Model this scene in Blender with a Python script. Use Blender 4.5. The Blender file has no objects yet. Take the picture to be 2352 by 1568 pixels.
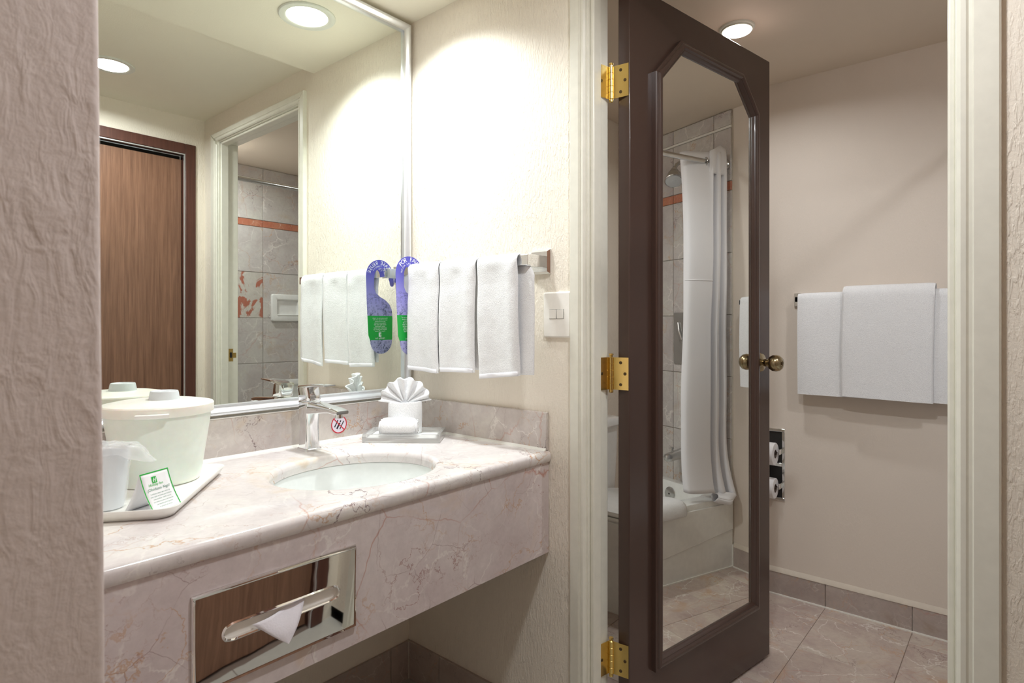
import bpy, bmesh, math, random
from mathutils import Vector, Matrix, Euler, noise as mnoise
R = math.radians
PI = math.pi
random.seed(7)
S = bpy.context.scene
COL = S.collection

# ------------------------------------------------------------------ camera, world, exposure
CAM = Vector((-1.334, -1.5805, 1.17))
cd = bpy.data.cameras.new('camera'); cam = bpy.data.objects.new('camera', cd); COL.objects.link(cam)
cam.location = CAM; cam.rotation_euler = (R(90), 0, R(40.572 - 90))
cd.sensor_width = 36; cd.lens = 1366.2 / 2352 * 36; cd.shift_y = -34.24 / 2352
cd.clip_start = .02
cd.dof.use_dof = True; cd.dof.focus_distance = 1.75; cd.dof.aperture_fstop = 9
S.camera = cam
w = bpy.data.worlds.new('world'); S.world = w; w.use_nodes = True
w.node_tree.nodes['Background'].inputs[0].default_value = (.96, .98, 1, 1)
w.node_tree.nodes['Background'].inputs[1].default_value = 0.25
S.view_settings.view_transform = 'Standard'; S.view_settings.look = 'None'
S.view_settings.gamma = 1; S.view_settings.use_curve_mapping = False
S.view_settings.exposure = 0.12
S.cycles.max_bounces = 14; S.cycles.glossy_bounces = 8; S.cycles.diffuse_bounces = 7
S.cycles.transmission_bounces = 10; S.cycles.transparent_max_bounces = 12
S.cycles.sample_clamp_indirect = 6
L_ = 7.0        # glow of the lamp lenses themselves
P_VANITY, P_HALL, P_BATH, P_FAR_FILL, P_TUB_FILL = 7.5, 10.2, 4.5, .6, 6.5
def lamp(name, loc, power, color, spread, size):
    l = bpy.data.lights.new(name, 'AREA'); o = bpy.data.objects.new(name, l); COL.objects.link(o); o.location = loc
    l.shape = 'DISK'; l.size = size; l.energy = power; l.color = color; l.spread = R(spread)
    return o
lamp('vanity_lamp', (-.262, -.205, 2.2095), P_VANITY, (.93, .985, 1), 128, .128)
lamp('hall_lamp', (-.545, -1.245, 2.2495), P_HALL, (.95, .975, 1), 165, .124)
lamp('added_hall_fill', (-2.1, -1.33, 2.2495), P_FAR_FILL, (.95, .975, 1), 170, .124)  # added fill light, unseen further down the hall
lamp('bath_lamp', (.80, -.81, 2.2178), P_BATH, (.96, .98, 1), 160, .094)
lamp('added_tub_fill', (.165, -1.88, 2.2178), P_TUB_FILL, (.96, .98, 1), 165, .086)  # added out of view to brighten the shower tiles

# ------------------------------------------------------------------ materials
def srgb(r, g, b):
    f = lambda c: (c/255/12.92 if c/255 <= .04045 else ((c/255+.055)/1.055)**2.4)
    return (f(r), f(g), f(b), 1)
class NT:
    def __init__(s, name):
        s.m = bpy.data.materials.new(name); s.m.use_nodes = True
        s.t = s.m.node_tree; s.p = s.t.nodes['Principled BSDF']
    def n(s, typ, ins=None, **kw):
        nd = s.t.nodes.new(typ)
        for k, v in kw.items(): setattr(nd, k, v)
        for k, v in (ins or {}).items():
            if isinstance(v, bpy.types.NodeSocket): s.t.links.new(v, nd.inputs[k])
            else: nd.inputs[k].default_value = v
        return nd
    def set(s, **kw):
        for k, v in kw.items():
            k = k.replace('_', ' ')
            if isinstance(v, bpy.types.NodeSocket): s.t.links.new(v, s.p.inputs[k])
            else: s.p.inputs[k].default_value = v
        return s
    def coords(s, scale=(1, 1, 1), rot=(0, 0, 0), rnd=0):
        v = s.n('ShaderNodeTexCoord').outputs['Object']
        if rnd:
            r = s.n('ShaderNodeObjectInfo').outputs['Random']
            a = s.n('ShaderNodeMath', {0: r, 1: rnd}, operation='MULTIPLY').outputs[0]
            c = s.n('ShaderNodeCombineXYZ', {0: a, 1: a, 2: a}).outputs[0]
            v = s.n('ShaderNodeVectorMath', {0: v, 1: c}, operation='ADD').outputs[0]
        return s.n('ShaderNodeMapping', {'Vector': v, 'Scale': scale, 'Rotation': rot}).outputs[0]
    def noise(s, vec, scale, detail=4, rough=.55, dist=0, col=False):
        nd = s.n('ShaderNodeTexNoise', {'Vector': vec, 'Scale': scale, 'Detail': detail, 'Roughness': rough, 'Distortion': dist})
        return nd.outputs['Color' if col else 'Fac']
    def ramp(s, fac, stops):
        nd = s.n('ShaderNodeValToRGB', {'Fac': fac}); e = nd.color_ramp.elements
        while len(e) < len(stops): e.new(.5)
        for el, (p, c) in zip(e, stops):
            el.position = p; el.color = c if not isinstance(c, (int, float)) else (c, c, c, 1)
        return nd.outputs[0]
    def mix(s, fac, a, b, mode='MIX'):
        nd = s.n('ShaderNodeMix', data_type='RGBA', blend_type=mode)
        for i, v in ((0, fac), (6, a), (7, b)):
            if isinstance(v, bpy.types.NodeSocket): s.t.links.new(v, nd.inputs[i])
            else: nd.inputs[i].default_value = v
        return nd.outputs[2]
    def mul(s, a, b):
        return s.n('ShaderNodeMath', {0: a, 1: b}, operation='MULTIPLY').outputs[0]
    def bump(s, h, strength, dist=.01):
        s.set(Normal=s.n('ShaderNodeBump', {'Height': h, 'Strength': strength, 'Distance': dist}).outputs[0]); return s

def plain(name, c, rough=.5, metal=0, bump=None, spec=.5, coat=0):
    m = NT(name); m.set(Base_Color=c, Roughness=rough, Metallic=metal, Specular_IOR_Level=spec, Coat_Weight=coat)
    if bump:
        m.bump(m.noise(m.coords(), bump[0], 3), bump[1], bump[2])
    else:   # slight procedural variation
        f = m.noise(m.coords(), 35, 3)
        k = m.ramp(f, [(.3, .94), (.7, 1.0)])
        m.set(Base_Color=m.mix(1.0, c, k, 'MULTIPLY'))
    return m.m

def plaster(name, c, strength, rot=(0, 0, 0), stroke=(120, 120, 26), lo=.46, hi=.60, fine=190, dist=.005):
    m = NT(name)
    v = m.coords()
    vs = m.coords(stroke, rot)
    warp = m.n('ShaderNodeVectorMath', {0: vs, 1: m.noise(v, 14, 2, col=True)}, operation='ADD').outputs[0]
    a = m.ramp(m.noise(warp, 1.5, 3, .55, .5), [(lo, 0), (hi, 1)])
    zone = m.ramp(m.noise(v, 2.6, 2), [(.38, .25), (.60, 1)])
    b = m.noise(v, fine, 3, .6)
    h = m.mix(.40, m.mul(a, zone), b)
    t = m.ramp(m.noise(v, 3, 3), [(.3, .965), (.7, 1.0)])
    m.set(Base_Color=m.mix(1.0, c, t, 'MULTIPLY'), Roughness=.62, Specular_IOR_Level=.3)
    m.bump(h, strength, dist)
    return m.m

def marble(name, A, B, Cc, vein, tan=srgb(214, 186, 140), rnd=0, rough=.14, vs=3.2, red=None, amount=1.0, white=.6, fine=.4):
    m = NT(name)
    v = m.coords(rnd=rnd)
    cl = m.noise(v, 4.2, 7, .62, .7)
    base = m.ramp(cl, [(.30, A), (.52, B), (.72, Cc)])
    sp = m.ramp(m.noise(v, 60, 5, .7), [(.3, .90), (.65, 1.0)])
    base = m.mix(1.0, base, sp, 'MULTIPLY')
    # tan stains
    tm = m.ramp(m.noise(v, 3.1, 5, .6, 1.6), [(.60, 0), (.72, .55)])
    base = m.mix(tm, base, tan)
    def veins(scale, wamp, wscale, w, mask_lo, mask_hi, col, k, base):
        wv = m.n('ShaderNodeVectorMath', {0: m.noise(v, wscale, 5, .62, col=True), 1: (.5, .5, .5)}, operation='SUBTRACT').outputs[0]
        wv = m.n('ShaderNodeVectorMath', {0: wv, 'Scale': wamp}, operation='SCALE').outputs[0]
        p = m.n('ShaderNodeVectorMath', {0: v, 1: wv}, operation='ADD').outputs[0]
        d = m.n('ShaderNodeTexVoronoi', {'Vector': p, 'Scale': scale}, feature='DISTANCE_TO_EDGE').outputs[0]
        line = m.ramp(d, [(0, 1), (w * .4, .7), (w, 0)])
        mk = m.ramp(m.noise(v, scale * 1.3, 3, .5), [(mask_lo, 0), (mask_hi, 1)])
        return m.mix(m.mul(m.mul(line, mk), k), base, col)
    base = veins(vs * 1.7, .16, 6, .020, .42, .60, srgb(240, 236, 230), white, base)
    base = veins(vs * 2.1, .20, 10, .013, .47, .60, srgb(176, 140, 128), .45 * amount, base)
    base = veins(vs * .9, .07, 4, .0055, .44, .58, srgb(188, 126, 104), fine, base)
    base = veins(vs * 1.6, .06, 5, .005, .46, .60, srgb(150, 122, 120), fine, base)
    base = veins(vs * 1.25, .22, 9, .016, .46, .60, srgb(196, 150, 104), .75 * amount, base)
    base = veins(vs, .26, 11, .010, .50, .60, vein, .85 * amount, base)
    if red:
        rm = m.ramp(m.noise(v, 7.5, 4, .6, .8), [(.50, 0), (.54, .9)])
        base = m.mix(rm, base, red)
    m.set(Base_Color=base, Roughness=rough, Specular_IOR_Level=.45)
    return m.m

def terry(name):
    m = NT(name); v = m.coords()
    a = m.noise(v, 520, 2, .6); b = m.noise(v, 150, 3, .6)
    h = m.mix(.30, a, b)
    c = m.ramp(a, [(.25, srgb(226, 227, 230)), (.6, srgb(248, 249, 250))])
    m.set(Base_Color=c, Roughness=.95, Specular_IOR_Level=.1, Sheen_Weight=.25)
    m.bump(h, .55, .005)
    return m.m

def wood(name, a, b, scale=(26, 26, 1.1), rough=.38):
    m = NT(name); v = m.coords(scale)
    f = m.noise(v, 3.0, 6, .65, .25)
    f2 = m.noise(m.coords((160, 160, 3)), 2.0, 3, .6)
    m.set(Base_Color=m.ramp(m.mix(.4, f, f2), [(.33, a), (.66, b)]), Roughness=rough, Specular_IOR_Level=.4)
    m.bump(f2, .08, .002)
    return m.m

def emit(name, c, e):
    m = NT(name); m.set(Base_Color=(1, 1, 1, 1), Emission_Color=c, Emission_Strength=e); return m.m

M = {}
PAINT = srgb(241, 233, 219)
M['plaster'] = plaster('plaster', PAINT, .48, (R(-14), R(6), 0))
M['plaster_left_shaded'] = plaster('plaster_left_shaded', srgb(222, 209, 204), .30, (0, R(24), 0), (46, 46, 13), .38, .66, 120, .006)  # cream wall paint darkened to pinkish grey, shade put into the colour
M['plaster_bath'] = plaster('plaster_bath', srgb(226, 215, 203), .10, (0, R(10), 0))
M['ceiling'] = plaster('ceiling_paint', srgb(236, 231, 214), .12)
M['ceiling_bath'] = plaster('ceiling_bath_paint', srgb(224, 211, 194), .06)
M['trim'] = plain('trim_enamel', srgb(232, 230, 217), .28)
M['marble'] = marble('marble_counter', srgb(212, 203, 203), srgb(227, 221, 219), srgb(238, 236, 228), srgb(112, 82, 86), rough=.13, fine=.55)
M['marble_apron'] = marble('marble_apron', srgb(209, 195, 195), srgb(219, 208, 207), srgb(229, 220, 217), srgb(150, 96, 86), srgb(216, 190, 164), rough=.22, vs=4.0, amount=.8, fine=.75)
M['marble_splash'] = marble('marble_splash', srgb(196, 185, 181), srgb(211, 203, 198), srgb(227, 222, 213), srgb(104, 78, 78), rough=.2, vs=4.4, fine=.5)
M['floor_tile'] = marble('floor_tile_marble', srgb(176, 156, 150), srgb(196, 180, 170), srgb(212, 202, 188), srgb(112, 84, 84), srgb(190, 150, 110), rnd=60, rough=.2, vs=4, amount=.75)
M['base_tile'] = marble('baseboard_tile_marble', srgb(168, 154, 147), srgb(184, 171, 164), srgb(196, 186, 177), srgb(106, 90, 82), srgb(160, 140, 120), rnd=60, rough=.3, vs=5, amount=.6, white=.3)
M['wall_tile'] = marble('shower_tile_marble', srgb(190, 181, 179), srgb(205, 200, 196), srgb(214, 212, 203), srgb(130, 106, 110), srgb(190, 170, 146), rnd=60, rough=.22, vs=3.2, amount=.8)
M['wall_tile_red'] = marble('shower_tile_red_marble', srgb(196, 190, 182), srgb(210, 206, 197), srgb(218, 214, 203), srgb(130, 100, 96), srgb(200, 160, 130), rough=.22, red=srgb(176, 98, 74))
M['band'] = marble('red_band_marble', srgb(178, 104, 82), srgb(194, 128, 102), srgb(212, 162, 136), srgb(120, 60, 46), srgb(190, 120, 90), rnd=60, rough=.22, vs=9)
M['vanity_tile'] = plain('grey_hall_tile', srgb(184, 182, 174), .35)
M['grout'] = plain('grout', srgb(120, 104, 94), .8)
M['grout_wall'] = plain('grout_wall', srgb(206, 200, 188), .8)
M['caulk'] = plain('white_caulk', srgb(240, 238, 230), .4)
M['cap_grout'] = plain('cap_grout', srgb(214, 203, 188), .6)
M['ceramic'] = plain('white_ceramic', srgb(240, 241, 238), .08, coat=.5)
M['basin'] = plain('basin_ceramic', srgb(236, 240, 238), .10, coat=.4)
M['chrome'] = plain('chrome', (.86, .87, .88, 1), .04, 1)
M['steel'] = plain('brushed_steel', (.62, .62, .61, 1), .22, 1)
M['plate_chrome'] = plain('polished_plate', (.88, .87, .85, 1), .025, 1, bump=(6, .022, .01))
M['alu'] = plain('anodised_aluminium', (.88, .91, .95, 1), .36, .85)
M['mirror'] = NT('mirror_glass').set(Base_Color=(.90, .94, .89, 1), Metallic=1.0, Roughness=0.0).m
M['door_mirror'] = NT('door_mirror_glass').set(Base_Color=(.90, .91, .87, 1), Metallic=1.0, Roughness=0.0).m
M['mirror_edge'] = plain('mirror_edge', srgb(70, 110, 100), .2)
M['door_paint'] = plain('dark_brown_enamel', srgb(72, 54, 47), .26, bump=(420, .05, .002), coat=.15)
M['closet_wood'] = wood('closet_laminate', srgb(102, 72, 56), srgb(146, 108, 86))
M['closet_frame'] = wood('closet_frame_wood', srgb(74, 44, 36), srgb(98, 62, 52))
M['brass'] = plain('brass', (.80, .58, .20, 1), .26, 1)
M['brass_dark'] = plain('screw_recess', (.12, .08, .04, 1), .4, .8)
M['antique'] = plain('antique_brass', (.40, .32, .19, 1), .22, 1)
M['terry'] = terry('white_terry')
M['cotton'] = plain('white_cotton', srgb(240, 240, 244), .85, bump=(900, .12, .002))
M['plastic'] = plain('ivory_plastic', srgb(246, 246, 236), .30)
M['plastic'].node_tree.nodes['Principled BSDF'].inputs['Subsurface Weight'].default_value = .25
M['plastic'].node_tree.nodes['Principled BSDF'].inputs['Subsurface Scale'].default_value = .02
M['white_plastic'] = plain('white_plastic', srgb(243, 243, 238), .28)
M['grey_plastic'] = plain('grey_plastic', srgb(214, 219, 222), .35)
M['switch'] = plain('switch_plastic', srgb(246, 243, 236), .3)
M['gap'] = plain('shadow_gap', srgb(40, 38, 36), .8)
M['acrylic'] = NT('clear_acrylic').set(Base_Color=(.98, .99, .985, 1), Transmission_Weight=.72, Roughness=.02, IOR=1.48).m
M['tray_white'] = plain('white_tray_floor', srgb(246, 248, 246), .25)
M['film'] = NT('plastic_film').set(Base_Color=(.96, .98, 1, 1), Roughness=.18, Alpha=.32, Specular_IOR_Level=.8).m
M['paper'] = plain('paper', srgb(246, 246, 248), .6)
M['tissue'] = plain('tissue_paper', srgb(244, 242, 250), .9, bump=(300, .2, .003))
M['green'] = plain('green_ink', srgb(30, 180, 62), .5)
M['grey_green'] = plain('grey_green_ink', srgb(110, 150, 130), .6)
M['white_ink'] = plain('white_ink', srgb(240, 242, 250), .5)
M['red_ink'] = plain('red_ink', srgb(206, 34, 56), .5)
M['black_ink'] = plain('black_ink', srgb(44, 42, 50), .5)
M['sticker'] = plain('sticker_white', srgb(232, 226, 240), .4)
M['lens_v'] = emit('vanity_lamp', (1, .985, .94, 1), L_)
M['lens_h'] = emit('hall_lamp', (1, .97, .94, 1), L_)
M['lens_b'] = emit('bath_lamp', (1, .94, .86, 1), L_)
M['lens_fill'] = emit('added_hall_fill', (1, .95, .92, 1), L_)  # lens of the fill light added down the passage
M['lamp_trim'] = plain('lamp_trim', srgb(222, 224, 214), .35)
def hanger_mat():
    m = NT('hanger_print'); v = m.coords()
    z = m.n('ShaderNodeSeparateXYZ', {0: v}).outputs[2]
    zz = m.n('ShaderNodeMapRange', {0: z, 1: 1.06, 2: 1.41}).outputs[0]
    base = m.ramp(zz, [(0, srgb(160, 160, 205)), (.35, srgb(176, 172, 220)), (.62, srgb(150, 146, 220)), (.85, srgb(84, 82, 190)), (1, srgb(76, 74, 182))])
    d = m.n('ShaderNodeTexVoronoi', {'Vector': m.coords((1, 0, 1)), 'Scale': 95.0}).outputs['Distance']
    ring = m.ramp(d, [(.20, 0), (.27, 1), (.34, 1), (.42, 0)])
    blob = m.ramp(m.noise(m.coords(), 60, 4, .6, 2.0), [(.52, 0), (.58, 1)])
    zone = m.ramp(zz, [(0, .9), (.40, .9), (.58, .75), (.66, 0)])
    msk = m.ramp(m.noise(m.coords(), 26, 2), [(.45, 0), (.55, 1)])
    base = m.mix(m.mul(m.mul(ring, zone), .55), base, srgb(60, 72, 130))
    base = m.mix(m.mul(m.mul(m.mul(blob, zone), msk), .85), base, srgb(48, 62, 92))
    band = m.n('ShaderNodeMath', {0: z, 1: 1.124}, operation='GREATER_THAN').outputs[0]
    band2 = m.n('ShaderNodeMath', {0: z, 1: 1.207}, operation='LESS_THAN').outputs[0]
    base = m.mix(m.mul(band, band2), base, srgb(24, 168, 66))
    m.set(Base_Color=base, Roughness=.4)
    return m.m
M['hanger'] = hanger_mat()

# ------------------------------------------------------------------ mesh helpers
class MB:
    def __init__(s): s.v = []; s.f = []
    def add(s, vs, fs):
        o = len(s.v); s.v += [tuple(p) for p in vs]; s.f += [tuple(o + i for i in f) for f in fs]; return s
    def box(s, x0, x1, y0, y1, z0, z1):
        x0, x1 = min(x0, x1), max(x0, x1); y0, y1 = min(y0, y1), max(y0, y1); z0, z1 = min(z0, z1), max(z0, z1)
        return s.add([(x0, y0, z0), (x1, y0, z0), (x1, y1, z0), (x0, y1, z0), (x0, y0, z1), (x1, y0, z1), (x1, y1, z1), (x0, y1, z1)],
                     [(0, 3, 2, 1), (4, 5, 6, 7), (0, 1, 5, 4), (1, 2, 6, 5), (2, 3, 7, 6), (3, 0, 4, 7)])
    def obox(s, o, ex, ey, ez):
        o, ex, ey, ez = map(Vector, (o, ex, ey, ez))
        return s.add([o, o+ex, o+ex+ey, o+ey, o+ez, o+ex+ez, o+ex+ey+ez, o+ey+ez],
                     [(0, 3, 2, 1), (4, 5, 6, 7), (0, 1, 5, 4), (1, 2, 6, 5), (2, 3, 7, 6), (3, 0, 4, 7)])
    def loft(s, rings, cap0=True, cap1=True, closed=True, wrap=False):
        n = len(rings[0]); vs = [p for r in rings for p in r]; fs = []
        m = len(rings)
        for i in range(m if wrap else m - 1):
            a, b = i * n, ((i + 1) % m) * n
            for j in range(n if closed else n - 1):
                k = (j + 1) % n
                fs.append((a + j, a + k, b + k, b + j))
        if not wrap:
            if cap0: fs.append(tuple(range(n - 1, -1, -1)))
            if cap1: fs.append(tuple((m - 1) * n + j for j in range(n)))
        return s.add(vs, fs)
    def lathe(s, prof, o=(0, 0, 0), ax=(0, 0, 1), n=32, cap0=True, cap1=True):
        o = Vector(o); ax = Vector(ax).normalized()
        u = ax.orthogonal().normalized(); v = ax.cross(u)
        rings = [[o + ax * h + (u * math.cos(2*PI*j/n) + v * math.sin(2*PI*j/n)) * max(r, 1e-5) for j in range(n)] for r, h in prof]
        return s.loft(rings, cap0, cap1)
    def tube(s, path, r, n=12, caps=True):
        path = [Vector(p) for p in path]; rings = []; u = None
        for i, p in enumerate(path):
            d = (path[min(i+1, len(path)-1)] - path[max(i-1, 0)]).normalized()
            u = d.orthogonal().normalized() if u is None else (u - d * u.dot(d)).normalized()
            v = d.cross(u); rr = r[i] if isinstance(r, (list, tuple)) else r
            rings.append([p + (u * math.cos(2*PI*j/n) + v * math.sin(2*PI*j/n)) * rr for j in range(n)])
        return s.loft(rings, caps, caps)
    def prism(s, poly, depth, to3):      # polygon in 2D, to3(x, y, d)
        n = len(poly)
        return s.loft([[to3(x, y, 0) for x, y in poly], [to3(x, y, depth) for x, y in poly]])
    def grid(s, fn, nu, nv):
        vs = [fn(i/nu, j/nv) for i in range(nu+1) for j in range(nv+1)]
        fs = [(i*(nv+1)+j, (i+1)*(nv+1)+j, (i+1)*(nv+1)+j+1, i*(nv+1)+j+1) for i in range(nu) for j in range(nv)]
        return s.add(vs, fs)
    def shifted(s, off):
        s.v = [(p[0]-off[0], p[1]-off[1], p[2]-off[2]) for p in s.v]; return s

def mesh_of(name, mb, angle=35, smooth=True):
    me = bpy.data.meshes.new(name); me.from_pydata(mb.v, [], mb.f); me.update()
    bm = bmesh.new(); bm.from_mesh(me); bmesh.ops.recalc_face_normals(bm, faces=bm.faces); bm.to_mesh(me); bm.free()
    if smooth:
        me.polygons.foreach_set('use_smooth', [True] * len(me.polygons))
        me.set_sharp_from_angle(angle=R(angle))
    return me
def prop(o, label=None, cat=None, group=None, kind=None):
    for k, v in (('label', label), ('category', cat), ('group', group), ('kind', kind)):
        if v: o[k] = v
    return o
def obj(name, mb, mat, parent=None, bevel=0, seg=2, sub=0, solid=0, angle=35, label=None, smooth=True):
    """mesh in world coordinates; a child hangs from its thing's Empty"""
    me = mesh_of(name, mb, angle, smooth)
    o = bpy.data.objects.new(name, me); COL.objects.link(o)
    o.data.materials.append(M[mat] if isinstance(mat, str) else mat)
    if parent is not None:
        o.parent = parent; o.location = -world(parent)
    if solid:
        d = o.modifiers.new('solid', 'SOLIDIFY'); d.thickness = solid; d.offset = 0
    if bevel:
        d = o.modifiers.new('bevel', 'BEVEL'); d.width = bevel; d.segments = seg; d.limit_method = 'ANGLE'; d.angle_limit = R(40)
        d.harden_normals = False
    if sub:
        d = o.modifiers.new('sub', 'SUBSURF'); d.levels = sub; d.render_levels = sub
    if label: o['label'] = label
    return o
def world(o):
    p = Vector(o.location)
    while o.parent: o = o.parent; p += Vector(o.location)
    return p
def thing(name, label, cat, loc, group=None, kind=None):
    o = bpy.data.objects.new(name, None); COL.objects.link(o); o.location = loc; o.empty_display_size = .05
    return prop(o, label, cat, group, kind)
def struct(name, mb, mat, label, cat, **kw):
    return prop(obj(name, mb, mat, **kw), label, cat, kind='structure')

def rrect(x0, x1, y0, y1, r, k=6):
    pts = []
    for cx, cy, a0 in ((x1-r, y1-r, 0), (x0+r, y1-r, 90), (x0+r, y0+r, 180), (x1-r, y0+r, 270)):
        for i in range(k+1):
            a = R(a0 + 90*i/k); pts.append((cx + r*math.cos(a), cy + r*math.sin(a)))
    return pts

# text: returns triangles/quads of flat glyphs in 2D
def text2d(body, size, align='CENTER'):
    cu = bpy.data.curves.new('txt', 'FONT'); cu.body = body; cu.size = size; cu.align_x = align; cu.align_y = 'CENTER'; cu.resolution_u = 3
    o = bpy.data.objects.new('txt', cu); COL.objects.link(o)
    bpy.context.view_layer.update()
    dg = bpy.context.evaluated_depsgraph_get()
    me = o.evaluated_get(dg).to_mesh()
    vs = [(v.co.x, v.co.y) for v in me.vertices]; fs = [tuple(p.vertices) for p in me.polygons]
    o.evaluated_get(dg).to_mesh_clear()
    bpy.data.objects.remove(o); bpy.data.curves.remove(cu)
    return vs, fs
def put_text(mb, body, size, to3, x=0, y=0, sx=1, arc=None, shear=0, align='CENTER'):
    if arc is None:
        vs, fs = text2d(body, size, align)
        mb.add([to3(x + (px + shear*py)*sx, y + py) for px, py in vs], fs)
    else:                       # arc = (cx, cy, radius, mid angle, step)
        cx, cy, rad, mid, step = arc
        n = len(body)
        for i, ch in enumerate(body):
            if ch == ' ': continue
            a = mid - (i - (n-1)/2) * step
            vs, fs = text2d(ch, size)
            ca, sa = math.cos(a - PI/2), math.sin(a - PI/2)
            mb.add([to3(cx + rad*math.cos(a) + px*ca - py*sa, cy + rad*math.sin(a) + px*sa + py*ca) for px, py in vs], fs)
    return mb

# ------------------------------------------------------------------ shell
XB = .092            # bath side of the door wall
XF = 1.405           # far bath wall
YT = -1.523          # tub apron
YL = -2.27           # long tub wall
YJ0, YJ1 = -.707, -1.49   # door jamb faces
ZS, ZC, ZB = 2.215, 2.255, 2.235
ZH = 2.112           # head jamb
FLH = -.04           # hall floor
b = MB().box(0, XB, YJ0+.018, .2, -.1, 2.4).box(0, XB, -1.665, YJ1-.018, -.1, 2.4).box(0, XB, YJ1-.018, YJ0+.018, ZH+.018, 2.4)
struct('wall_right', b, 'plaster', 'cream textured plaster wall with the bathroom doorway and towel bar', 'wall')
struct('wall_back', MB().box(-3.2, 1.6, .032, .2, -.1, 2.4), 'plaster', 'cream plaster wall behind the vanity mirror and under the counter', 'wall')
# left return wall, its rounded end leaning a little
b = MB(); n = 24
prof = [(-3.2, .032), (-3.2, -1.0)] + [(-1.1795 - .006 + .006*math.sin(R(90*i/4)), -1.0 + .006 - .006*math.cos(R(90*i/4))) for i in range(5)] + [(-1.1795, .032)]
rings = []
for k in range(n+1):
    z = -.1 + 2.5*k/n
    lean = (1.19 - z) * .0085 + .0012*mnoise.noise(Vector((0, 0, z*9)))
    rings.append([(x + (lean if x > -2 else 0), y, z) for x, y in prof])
struct('wall_left', b.loft(rings), 'plaster_left_shaded', 'blurred plaster wall end close at the left, shade painted in as greyish pink', 'wall')
b = MB().box(-3.2, -1.2, -1.85, -1.665, -.1, 2.4).box(-.048, XB, -1.85, -1.665, -.1, 2.4).box(-1.2, -.048, -1.85, -1.665, 2.113, 2.4)
struct('wall_front', b, 'plaster', 'cream wall around the brown closet door seen in the vanity mirror', 'wall')
struct('ceiling', MB().box(-3.2, .05, -1.85, -.6, ZC, 2.4).box(-3.2, .05, -.6, .1, ZS, 2.4), 'ceiling', 'pale ceiling with the lower soffit over the vanity', 'ceiling')
struct('ceiling_bath', MB().box(.04, 1.6, -2.4, .1, ZB, 2.4), 'ceiling_bath', 'tan bathroom ceiling over the open door', 'ceiling')
struct('wall_bath_far', MB().box(XF, 1.6, -2.4, .2, -.1, 2.4), 'plaster_bath', 'beige bathroom wall with the long towel bar', 'wall')
struct('wall_bath_tub', MB().box(0, XF, -2.4, YL, -.1, 2.4), 'grout_wall', 'shower wall of marble tiles along the tub', 'wall')
struct('wall_bath_near', MB().box(0, XB, YL, -1.665, -.1, 2.4), 'plaster_bath', 'bathroom wall at the near end of the tub', 'wall')
floor = struct('floor', MB().box(.0, XF, YL, .032, -.05, -.0015), 'grout', 'bathroom floor of square pinkish marble tiles', 'floor')
hall = struct('floor_hall', MB().box(-3.2, .0, -1.85, .032, FLH-.06, FLH-.0015), 'grout', 'grey tiled floor of the vanity hall', 'floor')
tile_cache = {}
def tile_obj(name, sx, sy, sz, mat, parent, loc, bev=.0012):
    key = (name, round(sx, 3), round(sy, 3), round(sz, 3), mat)
    if key not in tile_cache:
        mb = MB(); e = bev
        rings = [[(x, y, z) for x, y in ((-hx, -hy), (hx, -hy), (hx, hy), (-hx, hy))] for hx, hy, z in
                 ((sx/2, sy/2, -sz/2), (sx/2, sy/2, sz/2-e), (sx/2-e, sy/2-e, sz/2))] if sz <= min(sx, sy) else None
        if rings: mb.loft(rings)
        elif sx <= sy: mb.loft([[(x, y, z) for y, z in ((-hy, -hz), (hy, -hz), (hy, hz), (-hy, hz))] for x, hy, hz in
                 ((sx/2, sy/2, sz/2), (-sx/2+e, sy/2, sz/2), (-sx/2, sy/2-e, sz/2-e))])
        else: mb.loft([[(x, y, z) for x, z in ((-hx, -hz), (hx, -hz), (hx, hz), (-hx, hz))] for y, hx, hz in
                 ((-sy/2, sx/2, sz/2), (sy/2-e, sx/2, sz/2), (sy/2, sx/2-e, sz/2-e))])
        me = mesh_of(name, mb, 20); me.materials.append(M[mat]); tile_cache[key] = me
    o = bpy.data.objects.new(name, tile_cache[key]); COL.objects.link(o)
    o.parent = parent; o.location = Vector(loc) - world(parent)
    return o
def spans(joints, lo, hi):
    j = [lo] + [x for x in sorted(joints) if lo + .012 < x < hi - .012] + [hi]
    return list(zip(j[:-1], j[1:]))
TS = .30235
gx = [.9884 + i*TS for i in range(-4, 4)]; gy = [-.9606 + i*TS for i in range(-3, 5)]
G = .0016
for x0, x1 in spans(gx, XB-.09, XF):
    for y0, y1 in spans(gy, YT, .032):
        tile_obj('tile', x1-x0-G, y1-y0-G, .006, 'floor_tile', floor, ((x0+x1)/2, (y0+y1)/2, -.003))
hx = [-3.2 + .4*i for i in range(9)]; hy = [-1.665 + .4*i for i in range(6)]
for x0, x1 in spans(hx, -3.2, 0):
    for y0, y1 in spans(hy, -1.665, .032):
        tile_obj('tile', x1-x0-.003, y1-y0-.003, .006, 'vanity_tile', hall, ((x0+x1)/2, (y0+y1)/2, FLH-.003))
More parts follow.
